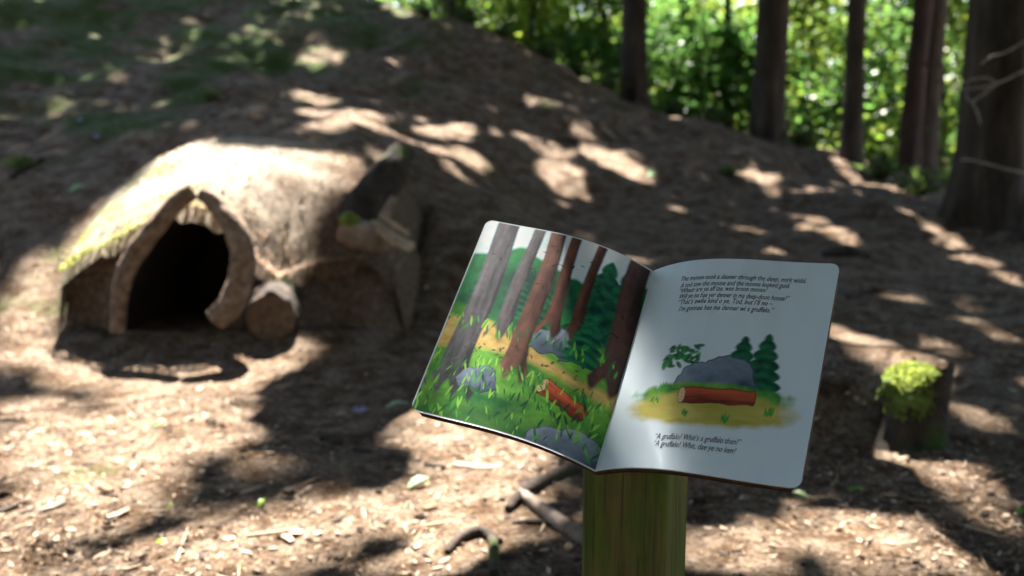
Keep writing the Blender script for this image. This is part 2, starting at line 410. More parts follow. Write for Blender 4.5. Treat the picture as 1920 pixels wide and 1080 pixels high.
def conifer(base, r0, height, crown_r, crown_z0, label, group='tall conifers', nspray=13000, lean=(0, 0), bark=None, name='conifer_tree', flare=0.55, stubs=6, spray=1.0):
    x, y = base; z0 = gz(x, y) - 0.15
    root = empty(name, (x, y, z0), label, 'tree', group)
    hs = np.concatenate([np.linspace(0, 1.4, 26), np.linspace(1.5, 6, 36), np.linspace(6.5, height, 24)])
    sides = 56
    th = np.linspace(0, 2 * math.pi, sides, endpoint=False)
    ph = random.uniform(0, 9); lob = random.choice([4, 5, 6])
    rad = r0 * (1 - 0.85 * hs / height)
    H, TH = np.meshgrid(hs, th, indexing='ij')
    fl = flare * np.exp(-H / 0.32) * (1 + 0.45 * np.sin(lob * TH + ph) + 0.25 * np.sin((lob + 3) * TH + 2 * ph))
    bk = fbm(np.cos(TH) * 5 + ph * 3 + 20, np.sin(TH) * 5 + H * 1.3 + 20, 5, 4) * 0.20
    rr = rad[:, None] * (1 + fl + bk)
    wob = 0.02 * np.sin(H * 0.9 + ph)
    V = np.stack([x + lean[0] * H + wob + rr * np.cos(TH), y + lean[1] * H + rr * np.sin(TH), z0 + H], -1).reshape(-1, 3)
    put('trunk', V, bark or M_bark, root, quads=grid_quads(len(hs), sides, True))
    parts = []; tips = []
    z = crown_z0
    while z < height - 0.6:
        frac = (z - crown_z0) / (height - crown_z0)
        L = (crown_r * (1 - frac) ** 0.55 + 0.3) * random.uniform(0.75, 1.1)
        for k in range(4):
            a = random.uniform(0, 2 * math.pi)
            s = np.linspace(0, 1, 5)
            P = np.stack([x + lean[0] * z + np.cos(a) * L * s, y + lean[1] * z + np.sin(a) * L * s, z0 + z + L * (0.12 * s - 0.35 * s * s)], -1)
            if limb_shades(P): parts.append(tube(P, 0.022 * (1 - 0.8 * s) * (1 - 0.5 * frac), 5))
            tips.append(P)
        z += 0.55
    if len(parts) > 12:
        V, q, t = join(parts); put('limbs', V, bark or M_bark, root, quads=q, tris=t)
    else:
        for V, q, t in parts: put('limb', V, bark or M_bark, root, quads=q, tris=t)
    # short dead snags on the lower trunk
    for k in range(stubs):
        a = random.uniform(0, 6.28); h = random.uniform(1.2, crown_z0); L = random.uniform(0.15, 0.6)
        s = np.linspace(0, 1, 4); rb = r0 * (1 - 0.85 * h / height)
        P = np.stack([x + lean[0] * h + np.cos(a) * (rb * 0.8 + L * s), y + lean[1] * h + np.sin(a) * (rb * 0.8 + L * s), z0 + h - 0.15 * L * s], -1)
        V, q, t = tube(P, 0.013 * (1 - 0.7 * s), 6)
        put('dead_snag', V, bark or M_bark, root, quads=q, tris=t)
    tips = np.array(tips)
    wgt = np.linalg.norm(tips[:, -1] - tips[:, 0], axis=1) ** 1.7
    idx = rng.choice(len(tips), nspray, p=wgt / wgt.sum())
    s = rng.uniform(0.12, 1.02, nspray) ** 0.75 * 4
    i = np.clip(s.astype(int), 0, 3); f = (s - i)[:, None]
    C = tips[idx, i] * (1 - f) + tips[idx, i + 1] * f
    D = tips[idx, -1] - tips[idx, 0]; D /= np.linalg.norm(D, axis=1)[:, None]
    side = np.cross(D, [0, 0, 1.0]); side /= np.linalg.norm(side, axis=1)[:, None]
    C = C + side * rng.normal(0, 0.30, nspray)[:, None] + np.array([0, 0, 1.0]) * (-np.abs(rng.normal(0, 0.14, nspray)))[:, None] + rng.normal(0, 0.05, (nspray, 3))
    U = D * 0.5 + side * rng.uniform(-1, 1, nspray)[:, None] + rng.normal(0, 0.25, (nspray, 3)) + np.array([0, 0, -0.25])
    U = U / np.linalg.norm(U, axis=1)[:, None] * rng.uniform(0.10, 0.17, nspray)[:, None] * spray
    W = np.cross(U, rand_dirs(nspray)); W = W / (np.linalg.norm(W, axis=1)[:, None] + 1e-9) * rng.uniform(0.05, 0.085, nspray)[:, None] * spray
    keep = leaf_kept(C, None) & leaf_kept(C + U * 0.8, None) & leaf_kept(C - U * 0.8, None)
    C, U, W = C[keep], U[keep], W[keep]
    cc = np.array([0.030, 0.055, 0.016]) * rng.uniform(0.6, 1.5, (len(C), 1))
    V, T, cv = diamonds(C, U, W, cc)
    put('crown', V, M_needle, root, tris=T, colr=cv)
    return root

def broadleaf(base, height, rx, label, group, nleaf=4200, leaf=0.11, tint=(0.07, 0.13, 0.025), z0=None, trunk_r=0.05, low=0.12, name='young_broadleaf_tree', clumps=26):
    x, y = base; zb = gz(x, y) - 0.1
    root = empty(name, (x, y, zb), label, 'tree', group)
    s = np.linspace(0, 1, 14)
    wx, wy = random.uniform(-0.4, 0.4), random.uniform(-0.3, 0.3)
    P = np.stack([x + wx * s + 0.12 * np.sin(s * 5 + wx * 9), y + wy * s, zb + height * 0.92 * s], -1)
    V, q, t = tube(P, trunk_r * (1 - 0.85 * s) + 0.006, 10, 0.15, 3)
    put('trunk', V, M_bark, root, quads=q, tris=t)
    parts = []; cen = []
    for k in range(clumps):
        f = random.uniform(low, 1.0); i = min(int(f * 13), 12)
        a = random.uniform(0, 6.28); L = rx * random.uniform(0.3, 1.0) * math.sin(min(1, 0.25 + f * 0.9) * math.pi * 0.82 + 0.15)
        e = P[i] + np.array([math.cos(a) * L, math.sin(a) * L, L * random.uniform(0.0, 0.5)])
        ss = np.linspace(0, 1, 4)[:, None]
        parts.append(tube(P[i] * (1 - ss) + e * ss + np.array([0, 0, 0.12]) * np.sin(ss * 3.1), 0.012 * (1.2 - ss[:, 0]), 5))
        cen.append((e, L))
    V, q, t = join(parts)
    put('limbs', V, M_bark, root, quads=q, tris=t)
    ci = rng.integers(0, len(cen), nleaf)
    E_ = np.array([c[0] for c in cen])[ci]
    sz = rx * 0.26
    C = E_ + rng.normal(0, 1, (nleaf, 3)) * np.array([sz, sz, sz * 0.55])
    C[:, 2] = np.maximum(C[:, 2], zb + 0.15)
    U = rand_dirs(nleaf); U[:, 2] = U[:, 2] * 0.5 - 0.15
    U = U / np.linalg.norm(U, axis=1)[:, None] * (leaf * rng.uniform(0.6, 1.2, nleaf))[:, None]
    up = np.array([0, 0, 1.0]) + rng.normal(0, 0.55, (nleaf, 3))
    W = np.cross(U, up); W = W / (np.linalg.norm(W, axis=1)[:, None] + 1e-9) * (leaf * 0.55 * rng.uniform(0.7, 1.2, nleaf))[:, None]
    cc = np.array(tint) * rng.uniform(0.55, 1.5, (nleaf, 1)) * rng.uniform(0.85, 1.15, (nleaf, 3))
    V, T, cv = diamonds(C, U, W, cc)
    put('crown', V, M_leaf, root, tris=T, colr=cv)
    return root

G1 = 'tall conifers around the clearing'
def tree_at(u, Y): return (float(px_x(u, Y)), Y)
conifer(tree_at(1186, 13.0), 0.165, 19, 4.2, 4.6, 'dark straight conifer trunk nearest the crest of the bank, left of the other near trunks', G1, flare=0.35)
conifer(tree_at(1437, 12.0), 0.195, 20, 4.2, 4.6, 'thick dark conifer trunk above the right page of the book', G1, flare=0.3)
conifer(tree_at(1588, 10.8), 0.105, 15, 2.4, 5.0, 'slim dark conifer trunk between the thick trunk and the broad one', G1, flare=0.45, nspray=6000)
bigt = conifer(tree_at(1845, 7.8), 0.25, 19, 5.2, 4.4, 'broad conifer trunk with flaring base near the right edge', G1, flare=0.8, lean=(0.015, 0))
edge = conifer(tree_at(1960, 7.1), 0.17, 17, 4.6, 4.4, 'dark conifer trunk cut off by the right edge of the picture', G1, flare=0.3)
conifer(tree_at(1700, 11.6), 0.12, 13, 2.2, 5.4, 'reddish brown leaning trunk between the slim and the broad conifer', G1, flare=0.4, lean=(0.03, 0), bark=M_barkred, nspray=5000)
# trees up the bank and beside the frame whose crowns shade the clearing
for k, (x, y, r, h, cr, lb) in enumerate([
    (-4.9, 7.2, 0.2, 19, 5.6, 'conifer standing left of the den just outside the view'),
    (-6.2, 11.0, 0.2, 20, 5.2, 'conifer on the bank beyond the left edge of the view'),
    (-3.6, 15.4, 0.18, 22, 4.4, 'conifer on top of the bank above the den'),
    (-0.9, 16.6, 0.16, 23, 4.4, 'conifer behind the crest left of the near trunks'),
    (-7.6, 15.5, 0.2, 20, 3.8, 'conifer high on the bank at the far left'),
    (5.6, 13.6, 0.18, 19, 3.6, 'conifer behind the broad trunk at the far right'),
    (6.3, 9.2, 0.2, 18, 3.6, 'conifer outside the view to the right of the broad trunk'),
    (5.4, 5.2, 0.18, 17, 4.4, 'conifer close beside the clearing outside the right edge'),
    (3.2, 19.0, 0.15, 22, 3.4, 'conifer down the far slope behind the two thick trunks'),
    (-1.9, 12.6, 0.15, 21, 0.5, '') ]):
    if not lb: continue
    conifer((x, y), r, h, cr, 5.0 if y < 12 else 4.8, lb, G1, nspray=14000, flare=0.4)

# unseen conifers added around the viewpoint to keep most open sky off the clearing
for (x, y, r, h, cr, z1, lb) in [
    (-3.4, -3.2, 0.18, 16, 5.0, 2.6, 'unseen conifer added behind the viewpoint on the left'), (0.6, -4.4, 0.2, 18, 5.2, 2.4, 'unseen conifer added straight behind the viewpoint'), (4.2, -2.6, 0.18, 16, 5.0, 2.6, 'unseen conifer added behind the viewpoint on the right'),
    (-7.0, 1.2, 0.2, 17, 4.6, 2.4, 'unseen conifer added far out to the left of the viewpoint'), (7.2, 1.6, 0.2, 17, 4.6, 2.4, 'unseen conifer added far out to the right of the viewpoint'),
    (-5.5, -8.5, 0.2, 19, 5.0, 2.0, 'unseen conifer added far behind the viewpoint on the left'), (4.8, -8.8, 0.2, 19, 5.0, 2.0, 'unseen conifer added far behind the viewpoint on the right'), (0.0, -10.5, 0.2, 20, 5.0, 2.0, 'unseen conifer added farthest behind the viewpoint'),
    (-1.7, -2.4, 0.16, 15, 4.6, 3.6, 'unseen conifer added just behind the viewpoint a little to the left'), (1.9, -2.0, 0.16, 14, 4.6, 3.6, 'unseen conifer added just behind the viewpoint a little to the right'),
    (-3.3, 1.7, 0.15, 15, 4.4, 4.2, 'unseen conifer added beside the viewpoint on the left'), (3.4, 1.5, 0.15, 15, 4.4, 4.2, 'unseen conifer added beside the viewpoint on the right')]:
    conifer((x, y), r, h, cr, z1, lb, 'unseen conifers added to block sky around the viewpoint', nspray=6500 if y < 0 else 1800, flare=0.4, spray=2.3)

# understorey and far trees, backlit
G2 = 'young broadleaf trees beyond the crest'
spots = [(830, 17.5, 5.5, 1.5), (905, 21, 6.0, 1.9), (985, 17, 4.2, 1.3), (1060, 19, 5.0, 1.7), (1125, 16.5, 3.2, 1.1), (1010, 27, 7.5, 2.6), (1145, 25, 7.0, 2.4),
         (1250, 18, 3.6, 1.5), (1330, 21, 5.2, 1.8), (1290, 29, 7, 2.6), (1395, 17, 3.2, 1.2), (1500, 17.5, 4.2, 1.5), (1545, 23, 6, 2.2), (1650, 16, 3.8, 1.4), (1480, 30, 7, 2.8),
         (1745, 15, 4.2, 1.3), (1640, 25, 6.5, 2.4), (1780, 21, 6, 2.2), (760, 24, 7.5, 2.2)]
where = ['at the left end of the crest', 'behind the two thin trunks left of the first conifer', 'beside the thin trunks, low over the crest', 'half way between the thin trunks and the first conifer', 'touching the left side of the first conifer', 'far back between the thin trunks', 'far back close left of the first conifer',
         'low down right of the first conifer', 'left of the thin trunk beside the thick conifer', 'far back right of the first conifer', 'low down against the left side of the thick conifer', 'right of the thick conifer', 'far back between the thick and the slim conifer', 'right of the slim conifer', 'farthest back right of the thick conifer',
         'left of the broad trunk', 'far back behind the slim conifer', 'far back behind the broad trunk', 'far back at the top of the bank']
for k, (u, Y, h, rx) in enumerate(spots):
    tint = [(0.085, 0.15, 0.022), (0.055, 0.13, 0.028), (0.10, 0.15, 0.02)][k % 3]
    broadleaf(tree_at(u, Y), h, rx, 'blurred %s young tree %s' % (['bright green', 'deep green', 'yellow green'][k % 3], where[k]), G2, nleaf=3600 if Y < 22 else 4200, leaf=0.085 + 0.0028 * (Y - 15), tint=tint)
G3 = 'thin dark trunks far down the slope'
for k, (u, Y, r, lean) in enumerate([(957, 19, 0.06, 0.0), (986, 22, 0.075, 0.01), (1356, 17, 0.075, 0.0), (1046, 30, 0.12, 0.0), (1262, 33, 0.14, 0.0), (835, 19, 0.07, 0.0), (1510, 26, 0.14, 0.02), (1660, 22, 0.1, -0.01), (890, 27, 0.1, 0.0), (1130, 36, 0.15, 0.0)]):
    conifer(tree_at(u, Y), r, 14, 2.0, 6.5, 'thin dark trunk ' + ['nearest of the pair above the crest', 'second of the pair above the crest', 'left of the thick conifer', 'far back left of the first conifer', 'far back right of the first conifer', 'at the left end of the green gap',
        'far back between the thick and the slim conifer', 'far back right of the slim conifer', 'left of the pair above the crest', 'farthest back beside the first conifer'][k], G3, nspray=1800, lean=(lean, 0), flare=0.3, stubs=2)
def low_plant(u, v, size, label, tint, Yd=None):
    p = ground_px(u, v) if Yd is None else np.array([*tree_at(u, Yd), gz(*tree_at(u, Yd))])
    root = empty('low_plant', p, label, 'plant', 'low plants on the bank')
    N = 260; a = rng.uniform(0, 6.28, N); el = rng.uniform(0.35, 1.4, N); r_ = size * rng.uniform(0.15, 1, N)
    D = np.stack([np.cos(a) * np.cos(el), np.sin(a) * np.cos(el), np.sin(el)], -1)
    C = p + D * r_[:, None] * np.array([1, 1, 0.9])
    U = D * (size * 0.16) + rng.normal(0, size * 0.06, (N, 3)); U[:, 2] -= size * 0.06
    W = np.cross(U, rand_dirs(N)); W = W / (np.linalg.norm(W, axis=1)[:, None] + 1e-9) * size * 0.05
    V, T, cv = diamonds(C, U, W, np.array(tint) * rng.uniform(0.5, 1.5, (N, 1)))
    put('leaves', V, M_leaf, root, tris=T, colr=cv)
    st_ = []
    for k in range(9):
        q_ = p + D[k] * size * 0.85; ss = np.linspace(0, 1, 4)[:, None]
        st_.append((p - [0, 0, 0.03]) * (1 - ss) + q_ * ss)
    for P in st_:
        V, q, t = tube(P, np.array([0.006, 0.005, 0.004, 0.002]), 5)
        put('stem', V, M_bark, root, quads=q, tris=t)
def ground_px(u, v):
    """floor point seen at photograph pixel (u, v)"""
    Y = np.linspace(1.6, 16, 1400); P = at(np.full_like(Y, u), np.full_like(Y, v), Y)
    g = ground_z(P[:, 0], P[:, 1]); below = P[:, 2] < g
    i = int(np.argmax(below)) if below.any() else len(Y) - 1
    return np.array([P[i, 0], P[i, 1], g[i]])
DG = (0.035, 0.06, 0.015)
for (u, Yd, sz, lb) in [(800, 12.9, 0.22, 'low dark plant at the upper end of the crest'), (880, 13.0, 0.26, 'low dark plant on the crest left of the thin pair of trunks'), (945, 13.0, 0.2, 'small dark tuft on the crest under the thin pair of trunks'), (1020, 13.0, 0.3, 'low dark plant on the crest right of the thin pair of trunks'), (1085, 12.9, 0.24, 'dark tuft half way down the crest'),
                        (1132, 12.8, 0.36, 'dark bushy plant at the foot of the first conifer'), (1255, 12.6, 0.26, 'low plant on the crest right of the first conifer'), (1335, 12.4, 0.3, 'low plant on the crest left of the thick conifer'), (1500, 11.4, 0.28, 'low plant between the thick and the slim conifer'), (1650, 10.2, 0.3, 'low plant right of the slim conifer'), (1725, 8.8, 0.3, 'low plant left of the broad trunk')]:
    low_plant(u, 0, sz, lb, DG, Yd)
for (u, v, sz, lb) in [(40, 320, 0.12, 'small dark sprig low on the bank at the left edge'), (395, 190, 0.10, 'small green sprig on the bank above the den'), (1365, 330, 0.12, 'small sprig on the slope above the right page')]:
    low_plant(u, v, sz, lb, (0.06, 0.10, 0.02))

# far wood that reads as one mass
N = 60000
ang = rng.uniform(R(-58), R(58), N); rr = rng.uniform(38, 75, N)
C = np.stack([np.sin(ang) * rr, np.cos(ang) * rr, np.zeros(N)], -1)
C[:, 2] = -1.5 + 17 * rng.uniform(0, 1, N) ** 1.1
cl = vnoise(ang * 16, C[:, 2] * 0.45, 4) * 0.6 + vnoise(ang * 45, C[:, 2] * 1.1, 9) * 0.4
C = C[cl > 0.28]; N = len(C)
U = rand_dirs(N) * rng.uniform(0.18, 0.36, (N, 1)); W = np.cross(U, rand_dirs(N)) * 0.75
cc = np.array([0.075, 0.135, 0.035]) * rng.uniform(0.5, 1.5, (N, 1)) * rng.uniform(0.85, 1.15, (N, 3))
V, T, cv = diamonds(C, U, W, cc)
fw = put('far_wood', V, M_leaf, None, tris=T, colr=cv)
tag(fw, 'distant green wood blurred behind the near trees', 'woodland', kind='stuff')

# ------------------------------------------------------------------ the den
M_turf = None
m, n, l, b = mat_base('den_turf', 0.95, 0.1)
f1 = noise(n, l, 48, 8, 0.75); f3 = noise(n, l, 2.6, 4, 0.6)
c1 = ramp(n, l, f1, [(0.30, (0.13, 0.097, 0.07)), (0.45, (0.31, 0.25, 0.19)), (0.60, (0.45, 0.38, 0.30)), (0.75, (0.58, 0.51, 0.42))])
c2 = ramp(n, l, f1, [(0.3, (0.07, 0.085, 0.018)), (0.55, (0.20, 0.21, 0.06)), (0.75, (0.34, 0.33, 0.13))])
tc = n.new('ShaderNodeTexCoord'); sep = n.new('ShaderNodeSeparateXYZ'); l.new(tc.outputs['Object'], sep.inputs[0])
ma = n.new('ShaderNodeMath'); ma.operation = 'MULTIPLY_ADD'; ma.inputs[1].default_value = -0.26; ma.inputs[2].default_value = -0.03
l.new(sep.outputs['X'], ma.inputs[0])
mb = n.new('ShaderNodeMath'); mb.operation = 'ADD'; l.new(ma.outputs[0], mb.inputs[0]); l.new(f3, mb.inputs[1])
c0 = ramp(n, l, f1, [(0.30, (0.035, 0.022, 0.014)), (0.45, (0.10, 0.065, 0.042)), (0.58, (0.18, 0.125, 0.085)), (0.72, (0.30, 0.23, 0.165))])
md = n.new('ShaderNodeMath'); md.operation = 'MULTIPLY_ADD'; md.inputs[1].default_value = 1.1; md.inputs[2].default_value = -0.42     # soil brown towards the right shoulder, darkened to stand in for shade
l.new(sep.outputs['X'], md.inputs[0])
me_ = n.new('ShaderNodeMath'); me_.operation = 'ADD'; l.new(md.outputs[0], me_.inputs[0]); l.new(f3, me_.inputs[1])
c1 = mixc(n, l, ramp(n, l, me_.outputs[0], [(0.42, (0, 0, 0)), (0.70, (1, 1, 1))]), c1, c0)
l.new(mixc(n, l, ramp(n, l, mb.outputs[0], [(0.55, (0, 0, 0)), (0.72, (1, 1, 1))]), c1, c2), b.inputs['Base Color'])
bump(n, l, b, f1, 1.0, 0.02)
M_turf = m
M_earth = noisy('dark_earth', [(0.3, (0.06, 0.042, 0.03)), (0.55, (0.14, 0.10, 0.072)), (0.75, (0.26, 0.19, 0.14))], 30, (1, 1, 1), bstr=1.0, bdist=0.03)

den_c = at(345, 620, 4.6)
den = empty('animal_den', den_c, 'turf covered earth den with a dark doorway framed by two bent branches', 'den')
nx = 150
xg = np.linspace(XF[0], XF[-1], nx)
zlip = np.interp(xg, XF, ZL); yf = front_y(xg)
zgr = ground_z(xg, yf - 0.1) - 0.12
# front wall of bare earth
nw = 26
tw = np.linspace(0, 1, nw)[:, None]
WX = np.repeat(xg[None, :], nw, 0); WZ = zgr + (zlip - 0.015 - zgr) * tw
WY = yf + 0.05 - 0.03 * tw + 0.09 * fbm(WX * 5, WZ * 7, 21, 4) - (1 - tw) * 0.24 * sstep(-1.28, -1.05, WX) * (0.7 + 0.6 * vnoise(WX * 6, WX * 0, 3))
Vw = np.stack([WX, WY, WZ], -1)
qw = grid_quads(nw, nx)
ARCH_U = np.array([228, 232, 250, 285, 325, 360, 395, 425, 440, 436, 420, 404]); ARCH_V = np.array([640, 560, 500, 448, 405, 392, 402, 440, 485, 540, 590, 640])
def in_poly(px, py, X, Y):
    ins = np.zeros(X.shape, bool); k = len(px)
    for i in range(k):
        j = (i - 1) % k
        c_ = ((py[i] > Y) != (py[j] > Y)) & (X < (px[j] - px[i]) * (Y - py[i]) / (py[j] - py[i] + 1e-12) + px[i])
        ins ^= c_
    return ins
A3 = at(ARCH_U, ARCH_V, 4.66)
A3[[0, -1], 2] = -0.2
cen = Vw.reshape(-1, 3)[qw].mean(1)
qw = qw[~in_poly(A3[:, 0], A3[:, 2], cen[:, 0], cen[:, 2])]
put('earth_wall', Vw.reshape(-1, 3), M_earth, den, quads=qw)
# turf roof, a little proud of the wall with a ragged lip
nr = 90
tr = np.linspace(0, 1, nr)[:, None]
RX = np.repeat(xg[None, :], nr, 0)
lipj = 0.05 * fbm(xg * 14, xg * 0, 8, 4) + 0.03
RY = (yf - 0.05 - lipj) + (6.9 - yf + 0.05 + lipj) * tr
RZ = roof_z(RX, np.clip(RY, yf[None, :] + 1e-4, 6.899))
RZ = RZ + (0.10 * fbm(RX * 3, RY * 3, 31, 5) + 0.03 * fbm(RX * 16, RY * 16, 35, 3)) * np.clip(tr * 8, 0.3, 1)
droop = np.clip(1 - tr * nr / 3.0, 0, 1)
RZ = RZ - droop * (0.05 + 0.06 * vnoise(RX * 22, RX * 0, 5))
Vr = np.stack([RX, RY, RZ], -1).reshape(-1, 3)
put('turf_roof', Vr, M_turf, den, quads=grid_quads(nr, nx))
# tunnel lining and back
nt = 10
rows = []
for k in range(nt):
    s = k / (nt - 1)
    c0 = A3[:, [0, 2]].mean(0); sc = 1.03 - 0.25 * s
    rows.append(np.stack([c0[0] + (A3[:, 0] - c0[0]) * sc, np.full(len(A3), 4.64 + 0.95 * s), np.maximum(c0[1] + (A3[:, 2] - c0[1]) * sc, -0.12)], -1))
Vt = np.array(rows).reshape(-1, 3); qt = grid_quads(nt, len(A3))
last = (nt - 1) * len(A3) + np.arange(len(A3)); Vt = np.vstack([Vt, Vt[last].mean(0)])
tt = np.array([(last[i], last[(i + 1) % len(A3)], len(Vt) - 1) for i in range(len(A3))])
put('tunnel', Vt, noisy('shade_dark_tunnel_soil', [(0.3, (0.012, 0.009, 0.007)), (0.7, (0.04, 0.03, 0.022))], 30, bstr=0.8, bdist=0.02), den, quads=qt, tris=tt)  # soil colour darkened to paint in the deep shade of the tunnel
# the two bent doorway branches
def px_branch(name, pts, rad_px, mat, parent, sides=20, rough=0.24, seed=1, n=60, label=None, endmat=None):
    P = np.array([at(u, v, Y) for u, v, Y in pts]); rad = np.array([r * Y / FPX for r, (_, _, Y) in zip(rad_px, pts)])
    Ps = smooth_path(P, n); rs = np.interp(np.linspace(0, 1, n), np.linspace(0, 1, len(rad)), rad)
    V, q, t = tube(Ps, rs, sides, rough, seed)
    o = put(name, V, mat, parent, quads=q, tris=t)
    if label: o['label'] = label
    return o, Ps, rs
def cut_face(P, d, r, mat, parent, name='cut_end', seed=3):
    d = np.asarray(d, float); d /= np.linalg.norm(d)
    V, q, t = tube(np.array([P, P + d * 0.004, P + d * 0.006]), np.array([r, r * 0.99, r * 0.9]), 24, 0.06, seed)
    return put(name, V, mat, parent, quads=q, tris=t, smooth=False)
br1, Pb, rb = px_branch('doorway_branch', [(221, 624, 4.38), (223, 575, 4.39), (233, 518, 4.40), (258, 468, 4.42), (298, 416, 4.45), (334, 376, 4.48), (360, 358, 4.50)], [14, 15, 17, 19, 18, 18, 16], M_wood_arch, den, seed=4, label='thin bent branch forming the left side of the doorway')
cut_face(Pb[-1], Pb[-1] - Pb[-2], rb[-1] * 0.95, M_wood_dark, br1)
br2, Pb, rb = px_branch('doorway_branch', [(381, 362, 4.50), (404, 380, 4.48), (436, 418, 4.44), (454, 470, 4.41), (452, 525, 4.39), (433, 570, 4.37), (404, 600, 4.36)], [15, 18, 21, 23, 23, 24, 24], M_wood_arch, den, seed=9, label='thicker bowed branch forming the right side of the doorway')
cut_face(Pb[-1], Pb[-1] - Pb[-2], rb[-1] * 0.97, M_wood_cut, br2)
cut_face(Pb[0], Pb[0] - Pb[1], rb[0] * 0.95, M_wood_dark, br2)
# moss tufts along the lip
N = 5000
xx = rng.uniform(XF[1], XF[-3], N); zz = np.interp(xx, XF, ZL); yy = front_y(xx) - 0.05 + rng.uniform(-0.05, 0.22, N)
zz = np.maximum(zz - 0.04, roof_z(xx, np.maximum(yy, front_y(xx) + 1e-3)) - 0.01)
C = np.stack([xx, yy, zz], -1); U = rand_dirs(N) * 0.5 + np.array([0, -0.5, 0.25]); U = U / np.linalg.norm(U, axis=1)[:, None] * rng.uniform(0.008, 0.028, (N, 1))
W = np.cross(U, rand_dirs(N)); W = W / (np.linalg.norm(W, axis=1)[:, None] + 1e-9) * 0.005
gm = np.clip((-xx - 1.2) * 1.2, 0, 1)[:, None]
cc = (np.array([0.20, 0.15, 0.10]) * (1 - gm) + np.array([0.17, 0.19, 0.05]) * gm) * rng.uniform(0.5, 1.5, (N, 1))
V, T, cv = diamonds(C, U, W, cc)
tag(put('moss_fringe', V, M_leaf, den, tris=T, colr=cv), kind='stuff')

N = 5000
xx = rng.uniform(XF[1] + 0.05, XF[-2], N); yy = rng.uniform(0, 1, N) * 1.9 + front_y(xx) + 0.02
zz = roof_z(xx, yy) + (0.10 * fbm(xx * 3, yy * 3, 31, 5)) + 0.008
C = np.stack([xx, yy, zz], -1); U = rand_dirs(N) * np.array([1, 1, 0.45]) * (0.005 + 0.014 * rng.uniform(0, 1, (N, 1)) ** 2); W = np.cross(U, rand_dirs(N)) * 0.35
pal = np.array([(0.46, 0.38, 0.29), (0.34, 0.26, 0.18), (0.2, 0.13, 0.085), (0.52, 0.47, 0.38), (0.2, 0.22, 0.07)])
V, T, cv = diamonds(C, U, W, pal[rng.choice(5, N, p=[.3, .3, .15, .15, .1])] * rng.uniform(0.75, 1.2, (N, 1)))
tag(put('roof_litter', V, M_litter, den, tris=T, colr=cv, smooth=False), kind='stuff')

# ------------------------------------------------------------------ logs beside and on the den
def log_thing(name, label, cat, pts, rad_px, mat, ends=(None, None), seed=1, rough=0.12, sides=26, n=30, group=None):
    P = np.array([at(u, v, Y) for u, v, Y in pts])
    root = empty(name, P[0], label, cat, group)
    body, Ps, rs = px_branch('bark', pts, rad_px, mat, root, sides, rough, seed, n)
    if ends[0]: cut_face(Ps[0], Ps[0] - Ps[1], rs[0] * 0.96, ends[0], root)
    if ends[1]: cut_face(Ps[-1], Ps[-1] - Ps[-2], rs[-1] * 0.96, ends[1], root)
    return root
lg = log_thing('log', 'short round log with sawn end facing out beside the den doorway', 'log', [(508, 596, 4.46), (512, 566, 4.72), (515, 540, 4.95)], [48, 54, 52], M_wood_dark, (M_wood_face, None), 6, 0.22, 40)
rl = log_thing('rotten_log', 'dark rotten log leaning down the right shoulder of the den mound', 'log', [(752, 284, 5.45), (728, 330, 5.25), (690, 378, 5.05), (660, 425, 4.9)], [22, 34, 40, 34], M_wood_dark, (None, None), 11, 0.3, 30, 44)
ml = log_thing('mossy_log', 'mossy broken log end sticking out of the den mound below the rotten log', 'log', [(640, 428, 4.66), (665, 436, 4.68), (700, 446, 4.72), (728, 448, 4.8)], [22, 27, 27, 24], M_wood_old, (M_wood_cut, M_wood_cut), 14, 0.2, 26)
mo = np.array([at(u, v, 4.64) for u, v in ((638, 416), (655, 412), (672, 416))])
V, q, t = tube(smooth_path(mo, 10), np.interp(np.linspace(0, 1, 10), [0, .5, 1], [.02, .045, .02]), 14, 0.4, 2)
put('moss', V, M_moss, ml, quads=q, tris=t)
def slab(name, label, cat, a, b_, width, thick, mat, group=None, up=(0, -0.3, 1), seed=0, parent=None):
    """a split piece of wood between two world points, uneven edges"""
    a = np.asarray(a, float); b_ = np.asarray(b_, float)
    d = b_ - a; L = np.linalg.norm(d); d /= L; up = np.array(up, float); s = np.cross(d, up); s /= np.linalg.norm(s); nrm = np.cross(s, d)
    nn = 9; V = []
    for k in range(nn):
        f = k / (nn - 1); w = width * (0.55 + 0.45 * math.sin(math.pi * (0.15 + 0.75 * f))) * (1 + 0.35 * (vnoise(np.array([f * 5 + seed]), np.array([seed * 1.7]))[0] - 0.5))
        h = thick * (0.7 + 0.6 * vnoise(np.array([f * 4 + seed * 3]), np.array([2.0]))[0]); c_ = a + d * L * f + nrm * 0.12 * width * math.sin(f * 3 + seed)
        for (sx, sz) in ((-0.5, 0), (-0.42, 0.5), (0, 0.62), (0.42, 0.5), (0.5, 0), (0, -0.5)):
            V.append(c_ + s * w * sx + nrm * h * sz)
    V = np.array(V); q = grid_quads(nn, 6, True)
    e = (nn - 1) * 6; t = [(0, i + 1, i) for i in range(1, 5)] + [(e, e + i, e + i + 1) for i in range(1, 5)]
    if parent is None:
        c0 = V.mean(0); o = obj(name, mesh_np(name, V - c0, q, t, None, False), mat); o.location = c0
        return tag(o, label, cat, group)
    return put(name, V, mat, parent, quads=q, tris=t, smooth=False)
slab('wood_slab', 'pale split slab of wood lying across the mossy log end', 'wood', at(694, 424, 4.72), at(772, 462, 4.62), 0.085, 0.04, M_wood_pale, seed=2)
slab('wood_slab', 'grey upright splinter of wood leaning against the rotten log', 'wood', at(712, 424, 4.76), at(738, 372, 4.86), 0.05, 0.025, M_wood_old, up=(0.3, -1, 0), seed=5)
slab('wood_slab', 'thin bent strip of wood above the pale slab', 'wood', at(712, 405, 4.7), at(768, 440, 4.66), 0.03, 0.015, M_wood_pale, seed=8)
